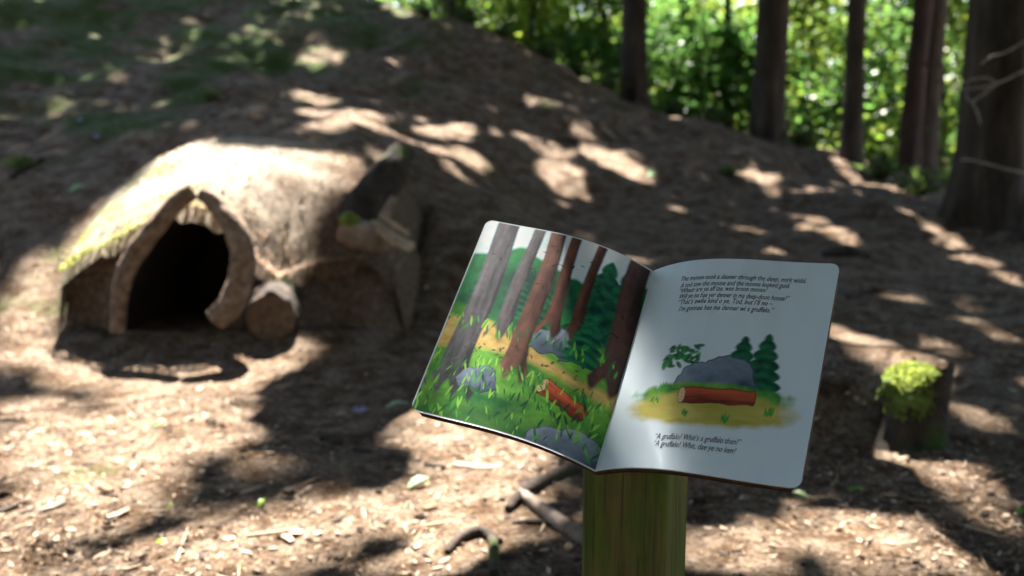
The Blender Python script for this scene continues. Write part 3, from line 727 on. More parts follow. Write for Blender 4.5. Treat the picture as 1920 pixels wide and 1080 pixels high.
# ------------------------------------------------------------------ mossy stump on the right
def ground_px(u, v):
    """floor point seen at photograph pixel (u, v)"""
    Y = np.linspace(1.6, 16, 1400); P = at(np.full_like(Y, u), np.full_like(Y, v), Y)
    g = ground_z(P[:, 0], P[:, 1]); below = P[:, 2] < g
    i = int(np.argmax(below)) if below.any() else len(Y) - 1
    return np.array([P[i, 0], P[i, 1], g[i]])
sp = ground_px(1712, 826)
st = empty('tree_stump', sp, 'small stump with bright yellow green moss on top at the right', 'stump')
hs = np.linspace(-0.08, 0.225, 22); th = np.linspace(0, 2 * math.pi, 40, endpoint=False)
Hh, TH = np.meshgrid(hs, th, indexing='ij')
rr = 0.086 * (1 + 0.45 * np.exp(-(Hh + 0.02) / 0.05) * (1 + 0.4 * np.sin(4 * TH)) + 0.22 * fbm(np.cos(TH) * 3 + 9, np.sin(TH) * 3 + Hh * 6 + 9, 6, 4))
jag = np.clip((Hh - 0.12) / 0.1, 0, 1) * 0.11 * fbm(np.cos(TH) * 2.5 + 3, np.sin(TH) * 2.5 + 3, 77, 4)
V = np.stack([sp[0] + rr * np.cos(TH) * 1.08 + 0.10 * Hh, sp[1] + rr * np.sin(TH), sp[2] + Hh + jag + 0.10 * np.cos(TH) * 0.3 * np.clip(Hh / 0.2, 0, 1)], -1).reshape(-1, 3)
put('trunk', V, M_wood_dark, st, quads=grid_quads(len(hs), 40, True))
nn_, mm_ = 16, 40
V = []
for i in range(nn_):
    f = i / (nn_ - 1); r = 0.092 * math.cos(f * math.pi / 2) ** 0.6
    for j in range(mm_):
        a = th[j] if j < len(th) else 0
        k = 1 + 0.9 * float(fbm(np.array([math.cos(a) * 4 + f * 3 + 5]), np.array([math.sin(a) * 4 + 5]), 2, 3)[0])
        V.append((sp[0] - 0.008 + r * k * math.cos(a) * 1.05, sp[1] + r * k * math.sin(a), sp[2] + 0.185 + 0.05 * f ** 0.8 * k ** 2 + 0.022 * math.cos(a) * (1 - f) - 0.03 * (1 - f) * (1 + math.sin(3 * a + 1) + 0.6 * math.sin(7 * a))))
cap_ = put('moss_cap', np.array(V), M_moss, st, quads=grid_quads(nn_, mm_, True))
N = 1500
a = rng.uniform(0, 6.28, N); r = 0.095 * np.sqrt(rng.uniform(0, 1, N))
C = np.stack([sp[0] - 0.008 + r * np.cos(a), sp[1] + r * np.sin(a), sp[2] + 0.245 - 0.05 * (r / 0.095) ** 3], -1)
U = (rand_dirs(N) * 0.6 + np.array([0, 0, 0.8])) * 0.010; W = np.cross(U, rand_dirs(N)) * 0.35
a2 = rng.uniform(2.2, 5.2, 700); h2 = rng.uniform(0.06, 0.2, 700); C[:700] = np.stack([sp[0] + 0.093 * np.cos(a2), sp[1] + 0.090 * np.sin(a2), sp[2] + h2 ** 0.8 * 0.8], -1)
V, T, cv = diamonds(C, U, W, np.array([0.17, 0.22, 0.045]) * rng.uniform(0.5, 1.5, (N, 1)))
tag(put('moss_tufts', V, M_leaf, st, tris=T, colr=cv), kind='stuff')

# ------------------------------------------------------------------ dead twigs of the tree at the right edge
def twig_px(name, pts, rp, mat, parent, seed=1): return px_branch(name, pts, rp, mat, parent, 7, 0.1, seed, 18)
M_twig = noisy('dead_twig', [(0.3, (0.12, 0.095, 0.075)), (0.7, (0.30, 0.26, 0.22))], 20)
for k, pts in enumerate([[(1965, 112, 6.9), (1915, 135, 6.6), (1860, 160, 6.5), (1800, 168, 6.45), (1756, 172, 6.4)], [(1875, 153, 6.55), (1845, 175, 6.5), (1822, 190, 6.45), (1812, 180, 6.4), (1815, 158, 6.4)],
                         [(1870, 158, 6.5), (1850, 146, 6.5), (1820, 150, 6.45), (1778, 165, 6.4)], [(1822, 188, 6.45), (1834, 215, 6.45), (1838, 232, 6.42)], [(1840, 120, 6.5), (1858, 106, 6.55), (1890, 96, 6.7), (1950, 60, 7.0)],
                         [(1970, 330, 6.9), (1900, 320, 6.7), (1830, 302, 6.6), (1800, 300, 6.5)]]):
    twig_px('dead_branch', pts, [2.4, 2.1, 1.8, 1.4, 0.9][:len(pts)], M_twig, edge, k)

# ------------------------------------------------------------------ the open book sign
QB = np.array([0.09711481, 1.11999956, 0.60491737, -0.46074852, 0.81554693, -0.00295886, 0.29105875, 0.20983117, 0.23992138, 0.24601336, -0.26537407, 0.11594447, 0.17453037, -0.25771368, 0.12425099])
def book(s, t, off=0.0):
    """point of the page: s -1 (left edge) .. 0 (spine) .. 1 (right edge), t 0 bottom .. 1 top, off above the page"""
    x0, y0, z0, yaw, tilt, roll, h, wl, wr = QB[:9]
    s = np.asarray(s, float); a = np.abs(s)
    c_ = np.where((s < 0)[..., None], QB[9:12], QB[12:15]); w = np.where(s < 0, wl, wr)
    lz = c_[..., 0] * a + c_[..., 1] * a ** 2 + c_[..., 2] * a ** 3 + off
    X = s * w; ly = np.asarray(t, float) * h
    Y = ly * math.cos(tilt) - lz * math.sin(tilt); Z = ly * math.sin(tilt) + lz * math.cos(tilt)
    return np.stack([x0 + X * math.cos(yaw) - Y * math.sin(yaw), y0 + X * math.sin(yaw) + Y * math.cos(yaw), z0 + Z], -1)
PW = {-1: QB[7], 1: QB[8]}; PH = QB[6]
def page_grid(side, ns, nt, rad=0.011, inset=0.0):
    """grid over one page with rounded outer corners; returns S, T in page fractions (S signed)"""
    tt = np.linspace(0, 1, nt); ss = np.linspace(0, 1, ns)
    T = np.repeat(tt[:, None], ns, 1); S = np.repeat(ss[None, :], nt, 0)
    y = np.minimum(tt, 1 - tt) * PH
    cut = np.where(y < rad, rad - np.sqrt(np.maximum(rad ** 2 - (rad - y) ** 2, 0)), 0) / PW[side]
    S = S * (1 - cut[:, None])
    return side * S, T
def solid_sheet(side, ns, nt, o1, o2):
    S, T = page_grid(side, ns, nt)
    S = np.where(np.abs(S) < 1e-9, side * 1e-9, S)
    a = book(S, T, o1).reshape(-1, 3); b_ = book(S, T, o2).reshape(-1, 3); k = ns * nt
    q = grid_quads(nt, ns)
    if side < 0: q = q[:, ::-1]
    ring = np.concatenate([np.arange(ns), np.arange(1, nt) * ns + ns - 1, (nt - 1) * ns + np.arange(ns - 2, -1, -1), np.arange(nt - 2, 0, -1) * ns])
    r2 = np.roll(ring, -1)
    sd = np.stack([ring, ring + k, r2 + k, r2], -1)
    return np.vstack([a, b_]), np.vstack([q, q[:, ::-1] + k, sd]), S, T
pbase = np.array([0.165, 1.19, 0.0])
sign = empty('book_sign', (pbase[0], pbase[1], gz(pbase[0], pbase[1])), 'open story book panel with printed pages fixed on a green stained square post', 'sign')

# post: square timber, top cut to the underside of the board
m, n, l, b = mat_base('algae_stained_timber', 0.75, 0.25)
f = noise(n, l, 34, 8, 0.7, stretch=(1, 1, 0.10)); f2 = noise(n, l, 13, 6, 0.7, stretch=(1, 1, 0.45)); f3 = noise(n, l, 130, 3, 0.6, stretch=(1, 1, 0.03))
cb = ramp(n, l, f, [(0.3, (0.085, 0.048, 0.018)), (0.5, (0.15, 0.095, 0.036)), (0.7, (0.23, 0.155, 0.06))])
cg = ramp(n, l, f, [(0.3, (0.045, 0.065, 0.008)), (0.6, (0.105, 0.13, 0.016)), (0.8, (0.18, 0.19, 0.036))])
c = mixc(n, l, ramp(n, l, f2, [(0.38, (0, 0, 0)), (0.56, (1, 1, 1))]), cb, cg)
c = mixc(n, l, ramp(n, l, f3, [(0.36, (1, 1, 1)), (0.44, (0, 0, 0))]), c, ramp(n, l, f, [(0.2, (0.05, 0.035, 0.014)), (0.8, (0.09, 0.06, 0.025))]))
l.new(c, b.inputs['Base Color']); bump(n, l, b, f3, 0.9, 0.004)
M_post = m
yawp = QB[3] + R(2.5); yb = QB[3]
cy_, sy_ = math.cos(yb), math.sin(yb)
side_p = 0.104; ch = 0.004
ctr_l = np.array([0.028, 0.068])           # post centre in the book's own frame (across, back)
ctr = np.array([QB[0] + ctr_l[0] * cy_ - ctr_l[1] * sy_, QB[1] + ctr_l[0] * sy_ + ctr_l[1] * cy_])
h_ = side_p / 2
out = []
for (sx, sy) in ((-1, -1), (1, -1), (1, 1), (-1, 1)):
    nxt = {(-1, -1): (1, -1), (1, -1): (1, 1), (1, 1): (-1, 1), (-1, 1): (-1, -1)}[(sx, sy)]
    a = np.array([sx, sy]) * h_; b2 = np.array(nxt) * h_; d = (b2 - a) / np.linalg.norm(b2 - a)
    for f_ in np.linspace(0, 1, 12):
        out.append(a + d * ch + (b2 - a - 2 * d * ch) * f_)
out = np.array(out)
wx = ctr[0] + out[:, 0] * math.cos(yawp) - out[:, 1] * math.sin(yawp); wy = ctr[1] + out[:, 0] * math.sin(yawp) + out[:, 1] * math.cos(yawp)
dx_, dy_ = wx - QB[0], wy - QB[1]
lx_ = dx_ * cy_ + dy_ * sy_; ly_ = -dx_ * sy_ + dy_ * cy_
aa = np.abs(lx_) / np.where(lx_ < 0, QB[7], QB[8]); cc_ = np.where((lx_ < 0)[:, None], QB[9:12], QB[12:15])
lz_ = cc_[:, 0] * aa + cc_[:, 1] * aa ** 2 + cc_[:, 2] * aa ** 3 - 0.0125
tl_ = QB[4]
ztop = QB[2] + ((ly_ + lz_ * math.sin(tl_)) / math.cos(tl_)) * math.sin(tl_) + lz_ * math.cos(tl_)
nzp = 30
zb_ = gz(*ctr) - 0.3
fz = np.linspace(0, 1, nzp)[:, None]
V = np.stack([np.repeat(wx[None], nzp, 0), np.repeat(wy[None], nzp, 0), zb_ + (ztop[None] - zb_) * fz], -1).reshape(-1, 3)
put('post', V, M_post, sign, quads=grid_quads(nzp, len(out), True), smooth=False)

M_board = noisy('board_edge', [(0.3, (0.05, 0.024, 0.014)), (0.6, (0.11, 0.052, 0.03)), (0.8, (0.17, 0.09, 0.05))], 60, (1, 1, 1), rough=0.7, bstr=0.3, bdist=0.002)
M_page = attr_mat('printed_page', 0.5, 0.25)
M_ink = noisy('printed_ink', [(0.3, (0.018, 0.024, 0.05)), (0.7, (0.026, 0.034, 0.065))], 60, rough=0.5, bstr=0.0)
board = None
for side in (-1, 1):
    V, q, S, T = solid_sheet(side, 40, 14, -0.0016, -0.0115)
    o = put('backing_board', V, M_board, sign, quads=q)
    if side < 0: board = o

# --- printed pictures as vertex colour on finely divided pages (a generic woodland picture)
def soft(d, w): return np.clip(0.5 - d / w, 0, 1)
def over(img, colr, a): return img * (1 - a[..., None]) + np.asarray(colr) * a[..., None]
def srgb(r, g, b_): 
    c_ = np.array([r, g, b_]) / 255.0
    return np.where(c_ <= 0.04045, c_ / 12.92, ((c_ + 0.055) / 1.055) ** 2.4)
def ell(X, Y, cx, cy, rx, ry, ang=0, wob=0.0, seed=0):
    c_, s_ = math.cos(R(ang)), math.sin(R(ang)); dx = X - cx; dy = Y - cy
    p = (dx * c_ + dy * s_) / rx; q = (-dx * s_ + dy * c_) / ry
    r = np.sqrt(p * p + q * q)
    if wob: r = r + wob * fbm(np.arctan2(q, p) * 2 + 9, r * 0 + seed, seed, 3) * 2
    return r - 1
def boulder(img, X, Y, cx, cy, rx, ry, seed):
    d = np.minimum(np.minimum(ell(X, Y, cx - 0.28 * rx, cy - 0.12 * ry, 0.72 * rx, 0.78 * ry, 8, 0.16, seed), ell(X, Y, cx + 0.22 * rx, cy, 0.70 * rx, 0.98 * ry, -10, 0.16, seed + 1)), ell(X, Y, cx + 0.6 * rx, cy - 0.3 * ry, 0.45 * rx, 0.6 * ry, 0, 0.2, seed + 2))
    d = np.maximum(d, (cy - ry * 0.62 + 0.12 * ry * np.sin(X * 70) - Y) / ry)
    a = soft(d, 0.05)
    tone = np.clip(0.42 + (Y - cy) / ry * 0.42 - 0.22 * (X - cx) / rx + 1.1 * fbm(X * 11, Y * 16, seed, 4), 0, 1)[..., None]
    img = img * (1 - a[..., None]) + (srgb(44, 60, 80) * (1 - tone) + srgb(142, 156, 172) * tone) * a[..., None]
    return over(img, srgb(26, 34, 44), soft(np.abs(d + 0.02) - 0.02, 0.04) * 0.85)
def dabs(img, X, Y, n_, box, size, asp, angs, cols, seed, alpha=0.9):
    r_ = random.Random(seed); h0, w0 = X.shape; xr, yr = X[0, :].min(), X[0, :].max()
    x_lo, x_hi = X.min(), X.max()
    for _ in range(n_):
        cx, cy = r_.uniform(box[0], box[1]), r_.uniform(box[2], box[3]); sz = size * r_.uniform(0.6, 1.4)
        i0 = max(0, int((cy - sz) * h0)); i1 = min(h0, int((cy + sz) * h0) + 2)
        fa, fb = (cx - sz - x_lo) / (x_hi - x_lo), (cx + sz - x_lo) / (x_hi - x_lo)
        if XDIR < 0: fa, fb = 1 - fb, 1 - fa
        j0 = max(0, int(fa * w0) - 3); j1 = min(w0, int(fb * w0) + 4)
        if i1 <= i0 or j1 <= j0: continue
        sub = img[i0:i1, j0:j1]
        a = soft(ell(X[i0:i1, j0:j1], Y[i0:i1, j0:j1], cx, cy, sz, sz * asp, r_.uniform(*angs)), 0.5) * alpha
        img[i0:i1, j0:j1] = over(sub, srgb(*r_.choice(cols)), a)
    return img
def log_p(img, X, Y, cx, cy, ln, rad, ang, seed):
    c_, s_ = math.cos(R(ang)), math.sin(R(ang)); p = (X - cx) * c_ + (Y - cy) * s_; q = -(X - cx) * s_ + (Y - cy) * c_
    rr = rad * (1 + 0.10 * np.sin(p / ln * 7 + seed) + 0.5 * fbm(p * 16, q * 0 + seed, seed, 3))
    endc = 0.35 * rad * np.sqrt(np.clip(1 - (q / rad) ** 2, 0, 1))
    d = np.maximum(np.abs(q) - rr, np.maximum(p - ln - endc, -p - ln))
    tone = np.clip(0.5 + q / rad * 0.5 + 1.5 * fbm(p * 10, q * 90, seed, 3), 0, 1)[..., None]
    a = soft(d, 0.006)
    img = img * (1 - a[..., None]) + (srgb(104, 40, 26) * (1 - tone) + srgb(198, 92, 58) * tone) * a[..., None]
    img = over(img, srgb(46, 20, 16), soft(np.abs(d + 0.001) - 0.0015, 0.003))
    e = np.sqrt(((p + ln) / (0.42 * rad)) ** 2 + (q / rad) ** 2)
    img = over(img, srgb(214, 176, 134), soft(e - 1, 0.08)); img = over(img, srgb(150, 100, 66), soft(np.abs(np.sin(e * 9)) - 0.25, 0.2) * (e < 0.95) * 0.8)
    return over(img, srgb(46, 20, 16), soft(np.abs(e - 1) - 0.05, 0.06))
def fir(img, X, Y, cx, y0, hh, ww, c0, c1, seed):
    f = (Y - y0) / hh
    wdt = ww * np.clip(1 - f, 0, 1) ** 0.6 * (0.7 + 0.3 * np.abs(np.sin(f * 19 + seed))) 
    d = np.abs(X - cx) - wdt
    a = soft(d, 0.012) * (f > 0) * (f < 1)
    k = np.clip(0.5 + fbm(X * 34, Y * 34 + f * 3, seed, 3) * 1.8 + 0.25 * np.sin(f * 42 + np.abs(X - cx) * 60), 0, 1)[..., None]
    return img * (1 - a[..., None]) + (np.asarray(c0) * (1 - k) + np.asarray(c1) * k) * a[..., None]
def trunk_p(img, X, Y, xb, xt, yb, wb, wt, dark, light, seed, ytop=1.5):
    f = (Y - yb) / (1.4 - yb)
    cx = xb + (xt - xb) * f + 0.006 * np.sin(Y * 9 + seed)
    w = (wb + (wt - wb) * np.clip(f, 0, 1)) * (1 + 1.5 * np.exp(-np.clip(Y - yb, 0, 9) / 0.045))
    root = 0.035 * np.sin((X - cx) * 90 + seed) * (Y < yb + 0.12)
    d = np.abs(X - cx) - w
    a = soft(d, 0.010) * np.clip((Y - yb - root) / 0.03, 0, 1) * (Y < ytop)
    side = np.clip(0.5 + (X - cx) / (2.2 * w) + fbm(X * 40, Y * 7, seed, 4) * 1.3, 0, 1)[..., None]
    img = img * (1 - a[..., None]) + (np.asarray(light) * (1 - side) + np.asarray(dark) * side) * a[..., None]
    return over(img, np.asarray(dark) * 0.5, a * soft(np.abs(np.abs(X - cx) - w + 0.004), 0.008) * 0.7)
# left page: X across in page heights, Y up
ns, nt = 300, 400
V, q, S, T = solid_sheet(-1, ns, nt, 0.0, -0.0015)
X = (1 + S) * QB[7] / PH; Y = T.copy()
img = np.zeros(X.shape + (3,)) + srgb(196, 222, 232)
g = fbm(X * 7, Y * 7, 1, 5)
hill = 0.80 + 0.05 * np.sin(X * 9) + 0.10 * fbm(X * 9, X * 0, 3, 3) + 0.10 * X
a = soft(Y - hill, 0.02)
k = np.clip(0.45 + 2.0 * g + 0.3 * fbm(X * 26, Y * 26, 6, 3), 0, 1)[..., None]
img = img * (1 - a[..., None]) + (srgb(8, 58, 48) * (1 - k) + srgb(36, 128, 66) * k) * a[..., None]
for (cx, y0, hh, ww, sd) in ((0.10, 0.52, 0.26, 0.07, 1), (0.36, 0.50, 0.24, 0.08, 2), (0.58, 0.50, 0.44, 0.12, 3), (0.66, 0.46, 0.50, 0.11, 4), (0.27, 0.52, 0.2, 0.06, 5)):
    img = fir(img, X, Y, cx, y0, hh, ww, srgb(6, 52, 42), srgb(26, 104, 66), sd)
gl = 0.50 + 0.03 * np.sin(X * 12 + 1)
a = soft(Y - gl, 0.04)
k = np.clip(0.5 + 1.7 * fbm(X * 10, Y * 16, 12, 4), 0, 1)[..., None]
img = img * (1 - a[..., None]) + (srgb(28, 96, 44) * (1 - k) + srgb(112, 172, 62) * k) * a[..., None]
pc = 0.36 + 0.05 * np.sin(X * 6 + 0.6)
pw = 0.055 + 0.03 * np.sin(X * 5 + 2)
a = soft(np.abs(Y - pc) - pw + 0.03 * fbm(X * 12, Y * 12, 7, 3), 0.03)
k = np.clip(0.5 + 1.5 * fbm(X * 20, Y * 30, 8, 3), 0, 1)[..., None]
img = img * (1 - a[..., None]) + (srgb(176, 142, 76) * (1 - k) + srgb(214, 184, 112) * k) * a[..., None]
lowdark = np.clip((0.17 - Y) / 0.15, 0, 1) * 0.65
img = over(img, srgb(16, 58, 46), lowdark)
img = boulder(img, X, Y, 0.47, 0.45, 0.13, 0.085, 3)
img = trunk_p(img, X, Y, 0.52, 0.53, 0.47, 0.022, 0.017, srgb(48, 30, 26), srgb(110, 70, 54), 4)
img = trunk_p(img, X, Y, 0.245, 0.25, 0.42, 0.030, 0.024, srgb(46, 44, 50), srgb(104, 98, 100), 5)
img = trunk_p(img, X, Y, 0.425, 0.42, 0.49, 0.026, 0.020, srgb(54, 34, 30), srgb(120, 76, 60), 9)
img = fir(img, X, Y, 0.575, 0.40, 0.26, 0.085, srgb(6, 56, 44), srgb(30, 112, 72), 8)
img = trunk_p(img, X, Y, 0.345, 0.335, 0.25, 0.040, 0.032, srgb(52, 34, 30), srgb(126, 86, 72), 7)
img = trunk_p(img, X, Y, 0.11, 0.115, 0.12, 0.058, 0.046, srgb(40, 40, 46), srgb(106, 102, 106), 2)
img = trunk_p(img, X, Y, 0.685, 0.675, 0.34, 0.045, 0.036, srgb(40, 26, 24), srgb(88, 60, 52), 3)
img = boulder(img, X, Y, 0.22, 0.20, 0.085, 0.075, 8)
img = boulder(img, X, Y, 0.62, 0.035, 0.15, 0.09, 5)
# a russet log in the grass, then dabs of grass and leaves
img = log_p(img, X, Y, 0.555, 0.225, 0.085, 0.036, -20, 3)
# bare side twigs on the trunks and brush dabs
for (x0_, y0_, dx_, dy_) in ((0.13, 0.80, -0.09, 0.05), (0.27, 0.86, 0.08, 0.05), (0.27, 0.78, 0.06, -0.02), (0.36, 0.82, 0.09, 0.03), (0.36, 0.90, -0.07, 0.05), (0.44, 0.84, 0.08, 0.05), (0.53, 0.80, 0.09, 0.03), (0.53, 0.88, -0.06, 0.04), (0.35, 0.70, -0.07, 0.03), (0.67, 0.7, -0.08, 0.04), (0.67, 0.6, -0.07, -0.02)):
    f_ = np.clip(((X - x0_) * dx_ + (Y - y0_) * dy_) / (dx_ * dx_ + dy_ * dy_), 0, 1)
    d = np.hypot(X - x0_ - f_ * dx_, Y - y0_ - f_ * dy_ - 0.012 * np.sin(f_ * 7)) - 0.0045 * (1.1 - f_)
    img = over(img, srgb(44, 34, 34), soft(d, 0.004))
XDIR = -1
img = dabs(img, X, Y, 170, (0.0, 0.72, 0.02, 0.24), 0.020, 0.18, (60, 120), [(24, 92, 44), (72, 150, 56), (130, 186, 70), (14, 66, 44)], 4)
img = dabs(img, X, Y, 90, (0.0, 0.72, 0.24, 0.30), 0.016, 0.18, (60, 120), [(60, 140, 56), (140, 190, 76), (30, 100, 48)], 5)
img = dabs(img, X, Y, 60, (0.0, 0.72, 0.42, 0.50), 0.018, 0.2, (60, 120), [(60, 140, 56), (120, 180, 66), (26, 96, 50)], 6)
img = dabs(img, X, Y, 40, (0.10, 0.6, 0.32, 0.40), 0.007, 0.5, (0, 180), [(96, 72, 44), (70, 52, 36)], 7)
img = img * np.clip(1 + 0.5 * fbm(X * 50, Y * 50, 41, 2) + 0.35 * fbm(X * 14, Y * 14, 44, 2), 0.55, 1.45)[..., None]
img = np.clip(img * 1.4, 0, 0.8)
edge_d = np.minimum(np.minimum((1 + S) * QB[7], T * PH), (1 - T) * PH)
img = over(img, srgb(226, 232, 236), soft(edge_d - 0.0016, 0.0008))
back = np.zeros((ns * nt, 3)) + srgb(226, 230, 232)
page_l = put('page', V, M_page, sign, quads=q, colr=np.vstack([img.reshape(-1, 3), back]))
page_l['label'] = 'left page filled with a painted woodland picture'
# right page: white with a small woodland vignette
V, q, S, T = solid_sheet(1, 300, 380, 0.0, -0.0015)
X = S.copy(); Y = T.copy()
WHITE = srgb(216, 228, 236)
img = np.zeros(X.shape + (3,)) + WHITE
img = img * (1 + 0.10 * fbm(X * 14, Y * 2.0, 5, 4) + 0.06 * fbm(X * 5, Y * 5, 15, 3))[..., None]
XX = X * QB[8] / PH
img = fir(img, XX, Y, 0.515, 0.37, 0.25, 0.085, srgb(8, 60, 46), srgb(26, 104, 70), 2)
img = fir(img, XX, Y, 0.605, 0.36, 0.28, 0.09, srgb(8, 58, 44), srgb(28, 108, 70), 5)
d = ell(XX, Y, 0.27, 0.50, 0.085, 0.05, 15, 0.4, 6)
XDIR = 1
img = dabs(img, XX, Y, 46, (0.20, 0.34, 0.46, 0.56), 0.018, 0.45, (0, 180), [(34, 112, 54), (22, 86, 46), (60, 146, 66)], 12)
img = boulder(img, XX, Y, 0.43, 0.395, 0.17, 0.13, 6)
d = ell(XX, Y, 0.43, 0.335, 0.31, 0.055, 2, 0.1, 2)
k = np.clip(0.5 + 1.8 * fbm(XX * 26, Y * 26, 15, 3), 0, 1)[..., None]
a = soft(d + 0.5 * fbm(XX * 30, Y * 14, 4, 3), 0.25)
img = img * (1 - a[..., None]) + (srgb(38, 122, 50) * (1 - k) + srgb(120, 172, 70) * k) * a[..., None]
d = ell(XX, Y, 0.43, 0.275, 0.32, 0.075, 2, 0.08, 4)
k = np.clip(0.5 + 1.6 * fbm(XX * 9, Y * 34, 25, 4), 0, 1)[..., None]
a = soft(d + 0.25 * fbm(XX * 24, Y * 24, 14, 3), 0.3)
img = img * (1 - a[..., None]) + (srgb(168, 158, 66) * (1 - k) + srgb(206, 190, 104) * k) * a[..., None]
# russet log lying on the path
img = log_p(img, XX, Y, 0.45, 0.335, 0.14, 0.036, 3, 5)
XDIR = 1
img = dabs(img, XX, Y, 130, (0.16, 0.70, 0.30, 0.36), 0.018, 0.18, (60, 120), [(40, 128, 52), (92, 164, 64), (24, 96, 46)], 9, 0.75) if False else img
for (gx_, gy_) in ((0.2, 0.30), (0.34, 0.245), (0.5, 0.24), (0.66, 0.29), (0.22, 0.36)):
    img = dabs(img, XX, Y, 9, (gx_ - 0.016, gx_ + 0.016, gy_ - 0.006, gy_ + 0.008), 0.016, 0.2, (55, 125), [(44, 130, 50), (84, 160, 62)], int(gx_ * 100))
page_r = put('page', V, M_page, sign, quads=q, colr=np.vstack([img.reshape(-1, 3), np.zeros((300 * 380, 3)) + WHITE]))
page_r['label'] = 'right page, white, with lines of blue text above and below a small picture'

# lettering
LINES = [('The moose took a dauner through the deep, mirk widd.', 0.210, 0.891, 0.853, 0.896), ('A tod saw the moose and the moose looked guid.', 0.215, 0.855, 0.780, 0.866),
         ('\u201cWhaur are ye aff tae, wee broon moose?', 0.218, 0.826, 0.676, 0.838), ('Will ye no hae yer denner in ma deep-doon hoose?\u201d', 0.227, 0.796, 0.790, 0.803),
         ('\u201cThat\u2019s awfie kind o ye, Tod, but I\u2019ll no \u2013', 0.230, 0.766, 0.716, 0.773), ('I\u2019m gonnae hae ma denner wi a gruffalo.\u201d', 0.244, 0.731, 0.728, 0.740),
         ('\u201cA gruffalo? Whit\u2019s a gruffalo then?\u201d', 0.299, 0.127, 0.708, 0.140), ('\u201cA gruffalo! Whit, dae ye no ken?', 0.301, 0.096, 0.693, 0.102)]
for (txt, s0, t0, s1, t1) in LINES:
    cu = bpy.data.curves.new('text_line', 'FONT'); cu.body = txt; cu.size = 1.0; cu.shear = 0.22; cu.resolution_u = 2; cu.offset = 0.0
    to = bpy.data.objects.new('text_tmp', cu); col.objects.link(to)
    dg = bpy.context.evaluated_depsgraph_get()
    me0 = bpy.data.meshes.new_from_object(to.evaluated_get(dg))
    bpy.data.objects.remove(to)
    co = np.zeros(len(me0.vertices) * 3); me0.vertices.foreach_get('co', co); co = co.reshape(-1, 3)
    x0_, x1_ = co[:, 0].min(), co[:, 0].max(); f_ = (co[:, 0] - x0_) / (x1_ - x0_)
    s_ = s0 + (s1 - s0) * f_
    kh = 0.0105 / PH                                # em height on the page
    t_ = t0 + (t1 - t0) * f_ + co[:, 1] * kh
    W3 = book(s_, t_, 0.0004) - np.array(sign.location)
    me0.vertices.foreach_set('co', W3.astype(np.float32).ravel()); me0.update()
    me0.name = 'text_line'; me0.materials.clear(); me0.materials.append(M_ink)
    o = bpy.data.objects.new('text_line', me0); col.objects.link(o); o.parent = page_r
    o.location = (0, 0, 0)

# ------------------------------------------------------------------ litter on the forest floor
def scatter_litter(N, y0, y1, smin, smax, ragg=0.35, wid=(0.12, 0.5), hard=False):
    Yv = y0 + (y1 - y0) * rng.uniform(0, 1, N) ** 1.15
    Xv = rng.uniform(-0.62, 0.62, N) * Yv
    bare = fbm(Xv * 1.7, Yv * 1.7, 61, 3) + 0.28 > rng.uniform(0, 0.5, N)
    keep = bare & ~((Xv > XF[1] - 0.02) & (Xv < XF[-2] + 0.02) & (Yv > 4.5) & (Yv < 6.8))
    Xv, Yv = Xv[keep], Yv[keep]; n_ = len(Xv)
    Zv = ground_z(Xv, Yv)
    ln = smin + (smax - smin) * rng.uniform(0, 1, n_) ** 2.5
    C = np.stack([Xv, Yv, Zv + ln * 0.12], -1)
    a = rng.uniform(0, 6.28, n_)
    U = np.stack([np.cos(a), np.sin(a), rng.normal(0, ragg, n_)], -1); U = U / np.linalg.norm(U, axis=1)[:, None] * ln[:, None]
    up = np.array([0, 0, 1.0]) + rng.normal(0, 0.4, (n_, 3))
    W = np.cross(U, up); W = W / (np.linalg.norm(W, axis=1)[:, None] + 1e-9) * (ln * rng.uniform(wid[0], wid[1], n_))[:, None]
    pal = np.array([(0.36, 0.26, 0.175), (0.24, 0.155, 0.095), (0.13, 0.075, 0.045), (0.05, 0.033, 0.022), (0.44, 0.37, 0.29), (0.20, 0.10, 0.05)])
    cc = pal[rng.choice(6, n_, p=[0.20, 0.26, 0.21, 0.17, 0.07, 0.09])] * rng.uniform(0.75, 1.25, (n_, 1))
    if hard:        # flakes that stand out: bleached or nearly black
        k_ = rng.uniform(0, 1, n_) < 0.36
        cc = np.where(k_[:, None], np.array([0.38, 0.30, 0.225]), np.array([0.05, 0.031, 0.02])) * rng.uniform(0.6, 1.25, (n_, 1))
        C[:, 2] += 0.004
    cc = cc * np.array([1.0, 0.96, 0.90])
    return diamonds(C, U, W, cc, 0.3)
sets = [scatter_litter(95000, 1.75, 5.6, 0.003, 0.013, wid=(0.15, 0.5)), scatter_litter(26000, 1.75, 5.6, 0.008, 0.022, wid=(0.03, 0.10)), scatter_litter(13000, 1.75, 5.6, 0.008, 0.022, 0.25, hard=True), scatter_litter(2600, 1.75, 5.6, 0.014, 0.030, 0.2, hard=True), scatter_litter(1500, 1.75, 7.0, 0.03, 0.08, 0.12, (0.03, 0.06)), scatter_litter(38000, 5.2, 13.5, 0.007, 0.026), scatter_litter(2500, 5.2, 13.5, 0.03, 0.12, 0.2, (0.03, 0.09))]
Vs, Ts, Cs, o_ = [], [], [], 0
for V, T, c_ in sets:
    Vs.append(V); Ts.append(T + o_); Cs.append(c_); o_ += len(V)
lit = put('leaf_litter', np.vstack(Vs), M_litter, None, tris=np.vstack(Ts), colr=np.vstack(Cs), smooth=False)
tag(lit, 'wood chips, needles and bark crumbs covering the forest floor', 'litter', kind='stuff')

